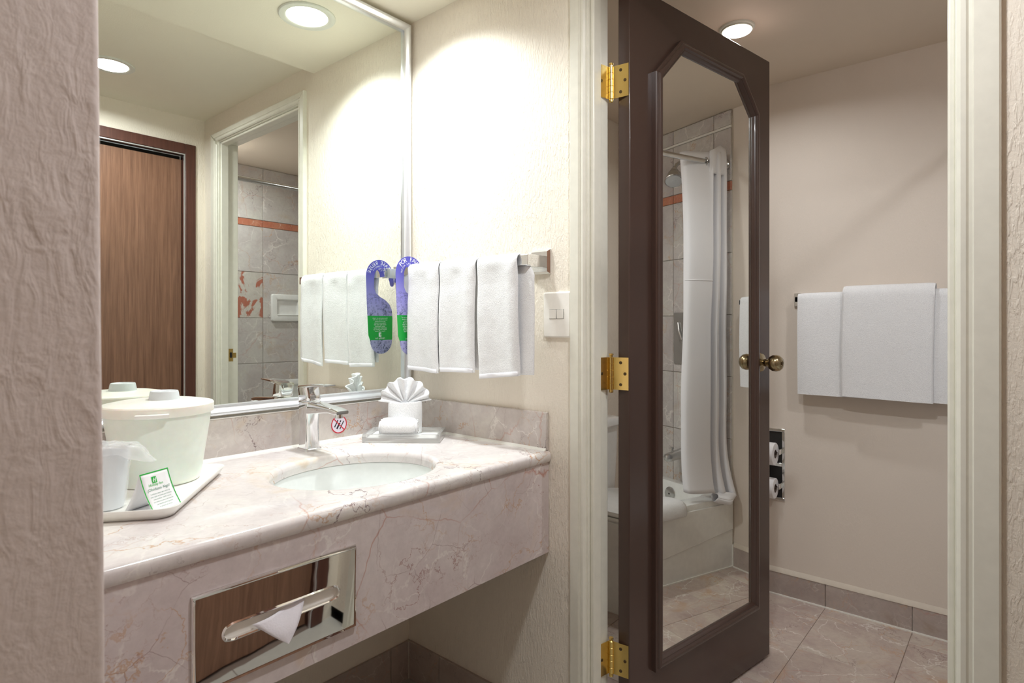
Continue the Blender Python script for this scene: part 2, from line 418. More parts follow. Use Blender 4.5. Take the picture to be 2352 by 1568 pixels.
# wall tiles: long wall (front face y=YL+.008), end wall (x=XF-.008), near end (x=XB+.008)
rows = [(.30, .62, 'wall_tile'), (.62, .925, 'wall_tile'), (.925, 1.228, 'wall_tile'), (1.228, 1.533, 'wall_tile'), (1.533, 1.838, 'wall_tile'), (1.838, 1.884, 'band'), (1.884, 2.145, 'wall_tile'), (2.158, 2.233, 'wall_tile')]
tl = bpy.data.objects['wall_bath_tub']
end_wall = struct('wall_bath_end', MB().box(XF-.004, XF+.002, YL, YT-.005, .0, 2.2), 'grout_wall', 'tiled shower wall behind the curtain and shower head', 'wall')
near_wall = bpy.data.objects['wall_bath_near']
for z0, z1, mt in rows:
    for x0, x1 in spans([.62 + i*.305 for i in range(-3, 4)], XB, XF-.008):
        mm = 'wall_tile_red' if (abs(z0-1.228) < .01 and abs(x1-.62) < .01) else mt
        tile_obj('tile', x1-x0-.003, .008, z1-z0-.003, mm, tl, ((x0+x1)/2, YL+.004, (z0+z1)/2))
    for y0, y1 in spans([-1.638, -1.917, -2.20], YL+.008, YT-.007):
        tile_obj('tile', .008, y1-y0-.003, z1-z0-.003, mt, end_wall, (XF-.004-.004, (y0+y1)/2, (z0+z1)/2))
    for y0, y1 in spans([-1.75, -2.05], YL+.008, -1.665):
        tile_obj('tile', .008, y1-y0-.003, z1-z0-.003, mt, near_wall, (XB+.004, (y0+y1)/2, (z0+z1)/2))
# near-end tiles face +x: flip
struct('trim_1', MB().box(XB, XF-.004, YL, YL+.0095, 2.146, 2.158).box(XF-.0135, XF-.004, YL, YT-.007, 2.146, 2.158), 'caulk', 'thin cream line between the upper shower tiles', 'trim', bevel=.002)
# baseboards
def baseboard(name, label, segs, cap=True, mat='base_tile', gap=.0025):
    """segs: (axis, fixed face, outward sign, lo, hi, joints, z0, z1, thickness)"""
    t = thing(name, label, 'baseboard', (0, 0, 0), kind='structure')
    for ax, f, sg, lo, hi, js, z0, z1, th in segs:
        for a0, a1 in spans(js, lo, hi):
            c, d = (a0+a1)/2, a1-a0-gap
            if ax == 'y': o = tile_obj('tile', th, d, z1-z0, mat, t, (f + sg*th/2, c, (z0+z1)/2))
            else: o = tile_obj('tile', d, th, z1-z0, mat, t, (c, f + sg*th/2, (z0+z1)/2))
    return t
bb = baseboard('baseboard_bath', 'marble tile baseboard with pale cap under the towels', [('y', XF, -1, YT, .02, [-1.2629, -.9606, -.658, -.356], 0, .098, .010)])
obj('cap', MB().add([(XF, YT, .098), (XF-.012, YT, .098), (XF-.010, YT, .104), (XF, YT, .117), (XF, .02, .098), (XF-.012, .02, .098), (XF-.010, .02, .104), (XF, .02, .117)],
    [(0, 1, 2, 3), (4, 7, 6, 5), (0, 4, 5, 1), (1, 5, 6, 2), (2, 6, 7, 3), (3, 7, 4, 0)]), 'cap_grout', bb)
obj('caulk_line', MB().box(XF-.015, XF-.010, YT, .02, 0, .005).box(XB, XF-.012, YT, YT+.005, 0, .006).box(XF-.014, XF-.009, YT, YT+.006, 0, .11), 'caulk', bb)
bh = baseboard('baseboard_hall', 'dark tile baseboard in the corner under the counter',
    [('y', 0, -1, -.66, .022, [-.13, -.435], FLH, .088, .009), ('x', .032, -1, -1.17, -.009, [-.085, -.39, -.695, -1.0], FLH, .088, .009)], mat='base_tile', gap=.0045)
obj('grout_line', MB().box(-.0045, -.0005, -.66, .0315, FLH, .087).box(-1.17, -.0005, .0275, .0315, FLH, .087).box(-.012, -.006, .019, .0276, FLH, .087), 'grout_wall', bh)

# door casing and jambs (trim)
def casing_v(name, label, yo, yi, s):
    """profiled board along z; yo outer edge, yi inner edge, s = +1 when outer has larger y"""
    w_ = abs(yo-yi)
    pr = [(0, 0), (0, -.013), (.003, -.016), (w_*.60, -.016), (w_*.64, -.011), (w_*.72, -.0105), (w_*.78, -.014), (w_*.90, -.014), (w_, -.009), (w_, 0)]
    mb = MB().loft([[(x, yo - s*d, z) for d, x in pr] for z in (0, 1)])
    mb.v = [(x, y, FLH if z == 0 else 2.157 - abs(y-yo)) for x, y, z in mb.v]
    return struct(name, mb, 'trim', label, 'door casing')
casing_v('trim_2', 'cream door casing beside the light switch', -.655, -.702, 1)
casing_v('trim_3', 'cream door casing at the far right of the doorway', -1.5545, -1.4925, -1)
mb = MB().loft([[(x, y, 2.157 - d) for d, x in [(0, 0), (0, -.013), (.003, -.016), (.024, -.016), (.026, -.011), (.031, -.0105), (.034, -.014), (.038, -.014), (.042, -.009), (.042, 0)]] for y in (-1.5545, -.655)])
mb.v = [(x, y + (2.157-z)*(1 if y < -1 else -1)*.047/.042*(1 if y > -1 else .062/.042/(.047/.042)), z) for x, y, z in mb.v]
struct('trim_4', mb, 'trim', 'cream head casing over the doorway, seen in the mirror', 'door casing')
def jamb(name, label, y, s):
    t = thing(name, label, 'door jamb', (0, y, FLH), kind='structure')
    obj('board', MB().box(-.003, XB+.004, y, y+s*.018, FLH, ZH), 'trim', t, bevel=.0015)
    obj('stop', MB().box(.006, .044, y, y-s*.012, FLH, ZH), 'trim', t, bevel=.004, seg=3)
    return t
jl = jamb('trim_5', 'cream hinge side door jamb with stop', YJ0, 1)
jr = jamb('trim_6', 'cream latch side door jamb with brass strike', YJ1, -1)
st = [(.0475, .99), (.070, .99), (.070, 1.008), (.086, 1.008), (.086, 1.034), (.070, 1.034), (.070, 1.055), (.0475, 1.055)]
sp = obj('strike_plate', MB().prism(st, .0016, lambda x, z, d: (x, YJ1 + d, z)), 'brass', jr, label='brass strike plate with latch hole')
obj('latch_hole', MB().prism(rrect(.053, .066, 1.008, 1.037, .005, 4), .0006, lambda x, z, d: (x, YJ1 + .0016 + d, z)), 'gap', sp)
jh = thing('trim_7', 'cream head jamb of the doorway', 'door jamb', (0, -1.1, ZH), kind='structure')
obj('board', MB().box(-.003, XB+.004, YJ1-.018, YJ0+.018, ZH, ZH+.018), 'trim', jh, bevel=.0015)
obj('stop', MB().box(.006, .044, YJ1, YJ0, ZH-.012, ZH), 'trim', jh, bevel=.004, seg=3)

# ------------------------------------------------------------------ bathroom door
A98 = R(-9.8)
DV = Vector((math.cos(A98), math.sin(A98), 0)); DR = Vector((DV.y, -DV.x, 0))
PIN = Vector((XB, -.72, 0)); DA = PIN + DV*.015 + DR*.012; DBp = DA + DR*.04
def dp(s, z, off=0.0): return DBp + DV*s + DR*off + Vector((0, 0, z))
door = thing('door_1', 'dark brown bathroom door standing open with a framed mirror', 'door', DBp + Vector((0, 0, .012)), kind='structure')
obj('door_leaf', MB().obox(dp(0, .012, -.04), DV*.77, DR*.04, (0, 0, 2.094)), 'door_paint', door, bevel=.003, seg=3)
oc = [(.097, .202), (.097, 1.885), (.219, 2.008), (.562, 2.008), (.672, 1.893), (.672, .202)]
def offset_poly(poly, d):
    n = len(poly); out = []
    for i in range(n):
        p0, p1, p2 = Vector(poly[i-1]), Vector(poly[i]), Vector(poly[(i+1) % n])
        d1 = (p1-p0).normalized(); d2 = (p2-p1).normalized()
        n1 = Vector((d1.y, -d1.x)); n2 = Vector((d2.y, -d2.x))
        k = (n1+n2).normalized(); out.append(p1 + k * (d / max(.2, k.dot(n1))))
    return out
PROF = [(0, 0), (0, .0135), (.003, .0165), (.008, .0165), (.010, .0205), (.016, .0225), (.022, .0215), (.026, .0165), (.029, .0165), (.031, .011), (.036, .006), (.036, 0)]
polys = [offset_poly(oc, d) for d, h in PROF]
for i in range(6):
    j = (i+1) % 6
    mb = MB().loft([[dp(polys[k][i].x, polys[k][i].y, PROF[k][1]) for k in range(len(PROF))], [dp(polys[k][j].x, polys[k][j].y, PROF[k][1]) for k in range(len(PROF))]])
    obj('mirror_moulding', mb, 'door_paint', door)
gl = offset_poly(oc, .034)
obj('mirror_pane', MB().prism([(p.x, p.y) for p in gl], .004, lambda s, z, d: dp(s, z, d)), 'door_mirror', door, smooth=False)
kn = obj('door_knob', MB().lathe([(.031, 0), (.033, .003), (.030, .008), (.016, .011), (.011, .014), (.013, .018), (.013, .026), (.010, .028), (.012, .032), (.022, .038), (.0275, .048), (.0285, .058), (.026, .068), (.019, .076), (.010, .0785), (.009, .0765), (.001, .0765)], dp(.70, 1.046), DR, 40), 'antique', door, label='antique brass round knob')
obj('lock_button', MB().lathe([(.005, .0765), (.005, .080), (.001, .081)], dp(.70, 1.046), DR, 16), 'brass_dark', kn)
obj('door_knob', MB().lathe([(.031, 0), (.030, .008), (.013, .012), (.012, .03), (.022, .038), (.0285, .058), (.019, .076), (.001, .078)], dp(.70, 1.046, -.04), -DR, 32), 'antique', door)
def hinge(zc):
    mb = MB(); H = .0445
    # leaf on the door edge (plane through DA..DBp), from the pin out to the edge
    a = PIN + DR*.0; out = DA + DR*.037 - DV*.0008
    dvec = (out - a); nrm = Vector((-dvec.y, dvec.x, 0)).normalized() * .0018
    mb.obox(a + Vector((0, 0, zc-H)), dvec, nrm, (0, 0, 2*H))
    # leaf on the jamb
    bpt = Vector((PIN.x - .037, YJ0 - .0012, 0))
    dj = bpt - PIN - Vector((0, .004, 0)); 
    mb.obox(PIN + Vector((0, .004, zc-H)), dj, Vector((0, .0018, 0)), (0, 0, 2*H))
    h = obj('hinge', mb, 'brass', door, label='brass butt hinge between jamb and door')
    obj('hinge_pin', MB().lathe([(.0001, -H-.010), (.006, -H-.008), (.0062, -H-.001), (.0057, -H), (.0057, H), (.0045, H+.001), (.0045, H+.005), (.0066, H+.006), (.006, H+.010), (.0001, H+.011)], PIN + Vector((0, 0, zc)), (0, 0, 1), 16), 'brass', h)
    for k in range(5):
        z0 = zc - H + k*(2*H/5); 
        obj('knuckle', MB().lathe([(.0068, z0+.0003), (.0072, z0+.0007), (.0072, z0+2*H/5-.0007), (.0068, z0+2*H/5-.0003)], PIN, (0, 0, 1), 16), 'brass', h)
    dn = dvec.normalized(); fn = Vector((dvec.y, -dvec.x, 0)).normalized()
    if fn.dot(CAM - PIN) < 0: fn = -fn
    for t, dz in ((.55, .030), (.80, 0), (.55, -.030)):
        obj('screw', MB().lathe([(.0044, 0), (.0040, .0006), (.0022, -.0001), (.0001, -.0001)], a + dvec*t + Vector((0, 0, zc+dz)) + fn*.0006, fn, 14, cap0=False), 'brass_dark', h)
    for xx, dz in ((.022, .030), (.030, 0), (.022, -.030)):
        obj('screw', MB().lathe([(.0044, 0), (.0040, .0006), (.0001, .0002)], Vector((PIN.x - xx, YJ0 - .0028, zc+dz)), (0, -1, 0), 14, cap0=False), 'brass_dark', h)
for z in (1.842, 1.041, .258): hinge(z)

# ------------------------------------------------------------------ closet door in the front wall
cl = thing('door_2', 'brown wood grain closet door reflected in the vanity mirror', 'door', (-.6, -1.70, FLH), kind='structure')
obj('panel', MB().box(-1.15, -.104, -1.73, -1.695, FLH+.01, 2.035), 'closet_wood', cl)
fo = [(-1.2, FLH), (-1.2, 2.113), (-.048, 2.113), (-.048, FLH)]
obj('frame_side', MB().box(-.099, -.048, -1.72, -1.653, FLH, 2.113), 'closet_frame', cl, bevel=.003)
obj('frame_side', MB().box(-1.20, -1.149, -1.72, -1.653, FLH, 2.113), 'closet_frame', cl, bevel=.003)
obj('frame_head', MB().box(-1.149, -.099, -1.72, -1.653, 2.061, 2.113), 'closet_frame', cl, bevel=.003)
obj('metal_strip', MB().box(-.1035, -.0992, -1.672, -1.658, FLH, 2.0605), 'alu', cl)
obj('metal_strip', MB().box(-1.149, -.1035, -1.672, -1.658, 2.0555, 2.0605), 'alu', cl)
obj('shadow_gap', MB().box(-1.149, -.0992, -1.735, -1.730, FLH, 2.0605), 'gap', cl)

# ------------------------------------------------------------------ lamps
def downlight(name, label, c, z, rt, rl, mat, group='ceiling downlights', drop=0.0):
    t = thing(name, label, 'ceiling light', (c[0], c[1], z), group)
    obj('trim_ring', MB().lathe([(rt, 0), (rt, -.003), (rt*.97, -.006), (rl*1.10, -.007), (rl*1.02, -.004), (rl*1.0, 0)], (c[0], c[1], z), (0, 0, 1), 48, cap0=False, cap1=False), 'lamp_trim', t)
    if drop:
        obj('collar', MB().lathe([(rl*1.06, .0), (rl*1.06, -drop), (rl, -drop), (rl, 0)], (c[0], c[1], z), (0, 0, 1), 40, cap0=False, cap1=False), 'lamp_trim', t)
    obj('lens', MB().lathe([(rl, -.001-drop), (rl*.97, -.003-drop), (.001, -.0035-drop)], (c[0], c[1], z), (0, 0, 1), 40), mat, t)
    return t
downlight('downlight', 'round recessed light in the soffit above the sink, shown in the mirror', (-.262, -.205), ZS, .092, .066, 'lens_v')
downlight('downlight', 'round hall ceiling light half hidden at the mirror edge', (-.545, -1.245), ZC, .088, .064, 'lens_h')
downlight('downlight', 'round unseen fill light added further along the passage', (-2.1, -1.33), ZC, .088, .064, 'lens_fill')  # extra fixture out of view, added to carry the hall fill
downlight('bathroom_downlight', 'round bright bathroom ceiling light above the open door', (.80, -.81), ZB, .060, .049, 'lens_b', 'bathroom ceiling lights', .012)
downlight('bathroom_downlight', 'round unseen fill light added over the tub', (.165, -1.88), ZB, .062, .045, 'lens_b', 'bathroom ceiling lights', .012)  # extra fixture out of view, added to carry the tub fill

# ------------------------------------------------------------------ vanity
ZT = .823; YF = -.583; SC = (-.47, -.337); SA, SB = .208, .178
van = thing('vanity_counter', 'long pinkish marble vanity counter with an oval basin cutout', 'counter', (-.59, -.28, .538))
NA = 120
def ell(a, b, z): return [(SC[0] + a*math.cos(2*PI*k/NA), SC[1] + b*math.sin(2*PI*k/NA), z) for k in range(NA)]
def outer(ins, z):
    x0, x1, y0, y1 = -1.185+ins*0, -.001, YF+ins, .012
    pts = []
    for k in range(NA):
        a = 2*PI*k/NA; dx, dy = math.cos(a)*SA, math.sin(a)*SB
        t = min(((x1-SC[0])/dx if dx > 1e-9 else (x0-SC[0])/dx if dx < -1e-9 else 1e9), ((y1-SC[1])/dy if dy > 1e-9 else (y0-SC[1])/dy if dy < -1e-9 else 1e9))
        pts.append([SC[0]+dx*t, SC[1]+dy*t, z])
    for cx, cy in ((x0, y0), (x1, y0), (x0, y1), (x1, y1)):   # snap nearest to the true corners
        p = min(pts, key=lambda q: (q[0]-cx)**2 + (q[1]-cy)**2); p[0], p[1] = cx, cy
    return [tuple(p) for p in pts]
rings = [ell(SA-.004, SB-.004, ZT-.030), ell(SA-.004, SB-.004, ZT-.014)]
for i in range(6):
    a = R(90*i/5); rings.append(ell(SA-.004+.014*(1-math.cos(a)), SB-.004+.014*(1-math.cos(a)), ZT-.014+.014*math.sin(a)))
for i in range(7):
    a = R(90-180*i/6 if False else 90*(1-i/6)); rings.append(outer(.014*(1-math.cos(a)), ZT-.014+.014*math.sin(a)))
rings += [outer(.0, ZT-.022), outer(.004, ZT-.030), ell(SA+.03, SB+.03, ZT-.030)]
obj('countertop', MB().loft(rings, False, False, wrap=False).loft([rings[-1], rings[0]], False, False), 'marble', van, angle=30)
obj('apron', MB().box(-1.185, -.001, -.575, -.553, .538, ZT-.0305), 'marble_apron', van, bevel=.0015)
obj('backsplash', MB().box(-1.185, -.012, .012, .0315, ZT, .928), 'marble_splash', van, bevel=.0015)
obj('backsplash', MB().box(-.012, -.0005, -.574, .0315, ZT, .930), 'marble_splash', van, bevel=.0025)
obj('caulk', MB().prism([(0, 0), (-.005, 0), (-.003, .0025), (0, .006)], 1.17, lambda a, z, d: (-1.182 + d, .012 + a, ZT + z))
    .prism([(0, 0), (-.006, 0), (-.004, .003), (0, .007)], .583, lambda a, z, d: (-.012 + a, .010 - d, ZT + z)), 'caulk', van)
obj('caulk', MB().box(-1.18, -.012, .010, .030, .928, .9305), 'caulk', van)

sink = thing('sink_basin', 'white oval undermount basin in the marble counter', 'sink', (SC[0], SC[1], .65))
rings = []
for t, z in ((1.10, ZT-.0302), (1.04, ZT-.0305), (1.0, ZT-.033), (.985, ZT-.05), (.95, ZT-.085), (.87, ZT-.12), (.72, ZT-.145), (.5, ZT-.158), (.25, ZT-.163), (.11, ZT-.165)):
    rings.append(ell(SA*t, SB*t, z))
obj('bowl', MB().loft(rings, False, False), 'basin', sink, solid=.003)
obj('drain', MB().lathe([(.024, -.162), (.024, -.1655), (.010, -.168), (.001, -.168)], (SC[0], SC[1], ZT+.002), (0, 0, 1), 24, cap0=False), 'chrome', sink)

# faucet
FX, FY = -.430, -.052
fa = thing('faucet', 'chrome single lever faucet behind the oval basin', 'faucet', (FX, FY, ZT))
def rr3(cx, cy, hx, hy, r, z, k=5): return [(x, y, z) for x, y in rrect(cx-hx, cx+hx, cy-hy, cy+hy, r, k)]
obj('base_plate', MB().loft([rr3(FX, FY, .026, .028, .009, ZT), rr3(FX, FY, .026, .028, .009, ZT+.005), rr3(FX, FY, .024, .026, .009, ZT+.007)]), 'chrome', fa)
body = []
for z, hx, hy, r, oy in ((.006, .0225, .0245, .010, 0), (.03, .0215, .0235, .010, 0), (.07, .0205, .0225, .010, .0), (.10, .021, .0235, .010, -.001), (.118, .0225, .026, .010, -.002), (.130, .0235, .028, .010, -.003), (.136, .0235, .028, .010, -.003), (.138, .0225, .027, .010, -.003)):
    body.append(rr3(FX, FY+oy, hx, hy, r, ZT+z))
obj('body', MB().loft(body), 'chrome', fa, angle=50)
spt = []
for t in range(11):
    u = t/10; y = FY - .018 - .146*u
    hw = .0215 - .003*u; top = .1375 - .010*u - (.004*max(0, u-.85)/.15); th = .034 - .019*min(1, u*1.4) - (.006 if t == 10 else 0)
    cz = ZT + top - th/2
    spt.append([(FX + x, y, cz + z) for x, z in rrect(-hw, hw, -th/2, th/2, min(.005, th*.42), 4)])
obj('spout', MB().loft(spt), 'chrome', fa, angle=50)
obj('aerator', MB().lathe([(.0105, 0), (.0115, -.004), (.0115, -.012), (.009, -.0125), (.009, -.010), (.001, -.010)], (FX, FY-.148, ZT+.116), (0, 0, 1), 20), 'chrome', fa)
hd = []
for z, hx, hy, r, oy in ((.1395, .0205, .025, .010, -.003), (.142, .022, .0265, .010, -.003), (.158, .0225, .026, .010, .0), (.172, .0225, .0245, .009, .003)):
    hd.append(rr3(FX, FY+oy, hx, hy, r, ZT+z))
hd.append([(x, y, ZT + .1765 - .05*(y-FY)) for x, y, z in rr3(FX, FY+.004, .022, .0235, .009, 0)])
hl = obj('handle', MB().loft(hd), 'chrome', fa, angle=50)
lv = []
for t in range(9):
    u = t/8; y = FY + .026 - .130*u; hw = .021 + .002*math.sin(u*PI) - .004*u
    zc = ZT + .1745 + .012*u + .003*math.sin(u*PI); th = .009*(1-u) + .0035
    lv.append([(FX + x, y, zc + z) for x, z in rrect(-hw, hw, -th/2, th/2, th*.42, 3)])
obj('lever', MB().loft(lv), 'chrome', hl, angle=50)

# sticker on the backsplash
YS = .0118; sc_ = (-.292, .870)
stk = thing('no_vaping_sticker', 'small round prohibition sticker with red ring below the spout', 'sticker', (sc_[0], YS, sc_[1]))
s3 = lambda x, z, d=0: (sc_[0] + x, YS - .0004 - d, sc_[1] + z)
circ = lambda r, n=40: [(r*math.cos(2*PI*k/n), r*math.sin(2*PI*k/n)) for k in range(n)]
obj('disc', MB().prism(circ(.0275), .0005, lambda x, z, d: s3(x, z, d-.0002)), 'sticker', stk)
rg = MB(); ro, ri = circ(.0275), circ(.0245)
rg.loft([[s3(*p, .0004) for p in ro], [s3(*p, .0009) for p in ro], [s3(*p, .0009) for p in ri], [s3(*p, .0004) for p in ri]], False, False)
def bar2(mb, x0, z0, x1, z1, w_, d0, d1):
    a = Vector((x0, z0)); b_ = Vector((x1, z1)); t = (b_-a).normalized(); nn = Vector((-t.y, t.x))*w_/2
    return mb.prism([tuple(a-nn), tuple(b_-nn), tuple(b_+nn), tuple(a+nn)], d1-d0, lambda x, z, d: s3(x, z, d0+d))
obj('ring', rg, 'red_ink', stk)
ic = MB()
for k, (ox, l0, l1, w_) in enumerate(((-.010, -.014, .010, .0035), (.0, -.015, .005, .0055), (.010, -.012, .016, .0030))):
    t = Vector((.5, .866)); nn = Vector((.866, -.5)) * ox
    a = t*l0 + nn; c = t*l1 + nn
    bar2(ic, a.x, a.y, c.x, c.y, w_, .0003, .0006)
    if k == 1: e = t*.013 + nn; f2 = t*.007 + nn; bar2(ic, f2.x, f2.y, e.x, e.y, .0038, .0003, .0006)
obj('pictogram', ic, 'black_ink', stk)
obj('slash', bar2(MB(), -.0185, .0185, .0185, -.0185, .0028, .0006, .0010), 'red_ink', stk)

# tissue dispenser plate, proud of the apron, with a slot
YP = -.5755
td = thing('tissue_dispenser', 'polished chrome tissue dispenser plate on the marble apron', 'tissue dispenser', (-.79, YP, .66))
px0, px1, pz0, pz1 = -.9475, -.6405, .578, .739
sx0, sx1, szc, sh = -.897, -.683, .6615, .0115
NP = 64
def perim(fn): return [fn(2*PI*k/NP) for k in range(NP)]
def rectp(x0, x1, z0, z1, y):
    cx, cz = (x0+x1)/2, (z0+z1)/2; pts = []
    for k in range(NP):
        a = 2*PI*k/NP; dx, dz = math.cos(a)*(x1-x0), math.sin(a)*(z1-z0)
        t = min(.5*(x1-x0)/abs(dx) if abs(dx) > 1e-9 else 1e9, .5*(z1-z0)/abs(dz) if abs(dz) > 1e-9 else 1e9)
        pts.append([cx+dx*t, y, cz+dz*t])
    for qx, qz in ((x0, z0), (x1, z0), (x0, z1), (x1, z1)):
        p = min(pts, key=lambda q: (q[0]-qx)**2 + (q[2]-qz)**2); p[0], p[2] = qx, qz
    return [tuple(p) for p in pts]
def slotp(h, e, y):
    cx = (sx0+sx1)/2; L_ = (sx1-sx0)/2 - sh + e; pts = []
    for p in rectp(px0, px1, pz0, pz1, y):
        a = math.atan2((p[2]-szc)*1.0, (p[0]-cx))
        dx, dz = p[0]-cx, p[2]-szc
        # project onto stadium
        x = max(-L_, min(L_, dx*L_/((px1-px0)/2)*1.15)); v = Vector((dx - x, dz*1.0)); v = Vector((dx-x if abs(x) >= L_-1e-6 else 0, dz))
        if v.length < 1e-6: v = Vector((1 if dx > 0 else -1, 0))
        v = v.normalized()*h
        pts.append((cx + x + v.x, y, szc + v.y))
    return pts
rim = .0035
rings = [rectp(px0, px1, pz0, pz1, YP), rectp(px0, px1, pz0, pz1, YP-.004), rectp(px0+.0015, px1-.0015, pz0+.0015, pz1-.0015, YP-.0068),
         rectp(px0+rim, px1-rim, pz0+rim, pz1-rim, YP-.006), rectp(px0+.0045, px1-.0045, pz0+.0045, pz1-.0045, YP-.0055), rectp(px0+.006, px1-.006, pz0+.006, pz1-.006, YP-.0055),
         slotp(sh+.008, 0, YP-.0055), slotp(sh+.0045, 0, YP-.0055), slotp(sh+.002, 0, YP-.0075), slotp(sh, 0, YP-.006), slotp(sh-.0005, 0, YP-.0010)]
rings[3:] = [[(x, y - .0045*max(0, min(1, (z-pz0)/(pz1-pz0)))*max(0, (x-px0)/(px1-px0)) if q <= 6 else y, z) for x, y, z in r] for q, r in enumerate(rings[3:])]
obj('cover_plate', MB().loft(rings, False, False), 'plate_chrome', td, angle=28)
obj('box_front', MB().box(sx0-.02, sx1+.02, YP-.0002, YP-.0010, szc-.016, szc+.016), 'switch', td)
pts3 = []
tis = MB()
def tfn(u, v):
    # a sheet corner hanging out of the slot: top edge in the slot, point hanging down
    wdt = (1-v)**.9
    x = -.800 + (u-.5)*.098*wdt + .010*v
    z = szc + .004 - v*.058 + .012*(u-.5)*(1-v)
    y = YP - .004 - .014*math.sin(min(1, v*1.3)*PI*.5) - .004*math.sin(u*PI*2.0)*(1-v)
    return (x, y, z)
t_o = prop(obj('tissue', tis.grid(tfn, 10, 12), 'tissue', solid=.0006), 'white tissue corner hanging from the chrome dispenser slot', 'tissue')

# vanity mirror
vm = thing('vanity_mirror', 'large wall mirror in an aluminium frame above the counter', 'mirror', (-.6, .03, .935))
mx0, mx1, mz0, mz1 = -1.176, -.0125, .9385, 2.200
FP = [(0, .0315), (0, .004), (.002, .002), (.006, .0015), (.010, .004), (.014, .009), (.019, .0125), (.0215, .0125), (.023, .010), (.0255, .0105), (.027, .0195), (.027, .0315)]
def fr(d): return [(mx0+d, mz0+d), (mx1-d, mz0+d), (mx1-d, mz1-d), (mx0+d, mz1-d)]
for i in range(4):
    j = (i+1) % 4
    obj('frame_rail', MB().loft([[(fr(d)[i][0], y, fr(d)[i][1]) for d, y in FP], [(fr(d)[j][0], y, fr(d)[j][1]) for d, y in FP]]), 'alu', vm, angle=50)
obj('mirror_pane', MB().box(mx0+.02, mx1-.02, .020, .0265, mz0+.02, mz1-.02), 'mirror', vm, smooth=False)

# ------------------------------------------------------------------ towel bar by the mirror
ZBAR = 1.352; XBAR = -.0775
tb = thing('towel_bar', 'square chrome towel bar on the wall beside the mirror', 'towel bar', (0, -.28, ZBAR))
obj('bar', MB().box(XBAR-.0065, XBAR+.0065, -.566, -.017, ZBAR-.0145, ZBAR+.0145), 'chrome', tb, bevel=.0012)
for y in (-.549, -.034):
    p = obj('mount', MB().box(-.006, XBAR+.006, y-.0145, y+.0145, ZBAR-.0165, ZBAR+.0165), 'chrome', tb, bevel=.0012)
    obj('mount_plate', MB().loft([[(x, yy, z) for yy, z in ((y-h, ZBAR-h), (y+h, ZBAR-h), (y+h, ZBAR+h), (y-h, ZBAR+h))] for x, h in ((0, .034), (-.005, .034), (-.012, .028))]), 'chrome', p)

def u_loft(mb, rings):
    """loft of U-shaped double-walled sections; the ends are closed by quad strips"""
    mb.loft(rings, False, False)
    n = len(rings[0]); o = len(mb.v) - n*len(rings)
    for base, flip in ((o, 0), (o + n*(len(rings)-1), 1)):
        for i in range(n//2 - 1):
            q = (base+i, base+i+1, base+n-2-i, base+n-1-i)
            mb.f.append(q[::-1] if flip else q)
    return mb
OUTER = []
def drape(name, label, y0, y1, xf, xb, ztop, zf, zb, th=.011, seed=0, tilt=0.0, skew=0.0, folds=(), group=None, back=0.0, pinch=0.0, bulge=.004, hem=True):
    """towel over a bar running along y. xf/xb = centre-line x in front and behind; zf/zb lower ends."""
    L = MB(); ny, ns = 34, 64; OUTER.clear()
    rad = abs(xf - xb)/2; xc = (xf+xb)/2; sg = 1 if xf < xb else -1
    hf, hb = ztop - rad - zf, ztop - rad - zb
    tot = hf + PI*rad + hb
    def line(s):        # s in 0..tot, returns (x, z, nx, nz)
        if s < hf: return xf, zf + s, -sg, 0
        s2 = s - hf
        if s2 < PI*rad:
            a = s2/rad; return xc - sg*rad*math.cos(a), ztop - rad + rad*math.sin(a), -sg*math.cos(a), math.sin(a)
        return xb, ztop - rad - (s2 - PI*rad), sg, 0
    rings = []
    svals = [tot*i/ns for i in range(ns+1)]
    for iy in range(ny+1):
        q = iy/ny; yy = y0 + (y1-y0)*q
        e = abs(2*q-1); k = math.sqrt(max(0, 1 - e**10)); k = max(k, .12)
        # denser samples at the ends
        ring_o, ring_i = [], []
        for s in svals:
            x, z, nx, nz = line(s)
            down = max(0, (ztop - z))
            f = 1 - min(1, down/.06)
            n1 = mnoise.noise(Vector((yy*9 + seed*7, z*5, seed))) * .0035 * min(1, down/.1)
            n2 = mnoise.noise(Vector((yy*45 + seed*3, z*45, s*20))) * .0010
            fo = 0
            for fy, amp, wd in folds: fo += amp*math.exp(-((q-fy)/wd)**2)*min(1, down/.05)
            low = s < .5*tot
            t2 = th*k*(1 - .55*f)
            d = n1 + n2 + (fo if low else 0) + bulge*math.sin(PI*min(1, down/max(.01, (hf if low else hb))))*(1 if low else .4)
            if hem:
                dist = s if low else tot - s
                if dist < .003: t2 *= .55
                elif .011 < dist < .0165: d -= .0010
            k1 = min(1, max(0, (down-.012)/.07)); d -= pinch*k1*k1*(3-2*k1)*(1 - .35*math.sin(PI*min(1, down/.34)) if low else 1)
            dz = -(tilt*(q-.5)) * (1 - f) * (1 if low else .3)
            frac = min(1, down/.3)
            yk = yy + skew*frac*(1 if low else .3) + (0 if low else back*min(1, down/.06))
            ring_o.append((x + nx*(t2/2 + d), yk, z + nz*(t2/2 + d*.5) + dz*min(1, down/.05)))
            ring_i.append((x + nx*(d - t2/2), yk, z + nz*(d*.5 - t2/2) + dz*min(1, down/.05)))
        rings.append(ring_o + ring_i[::-1]); OUTER.append(ring_o)
    u_loft(L, rings)
    o = obj(name, L, 'terry', angle=70)
    return prop(o, label, 'towel', group)
TW = 'white towels on the vanity towel bar'
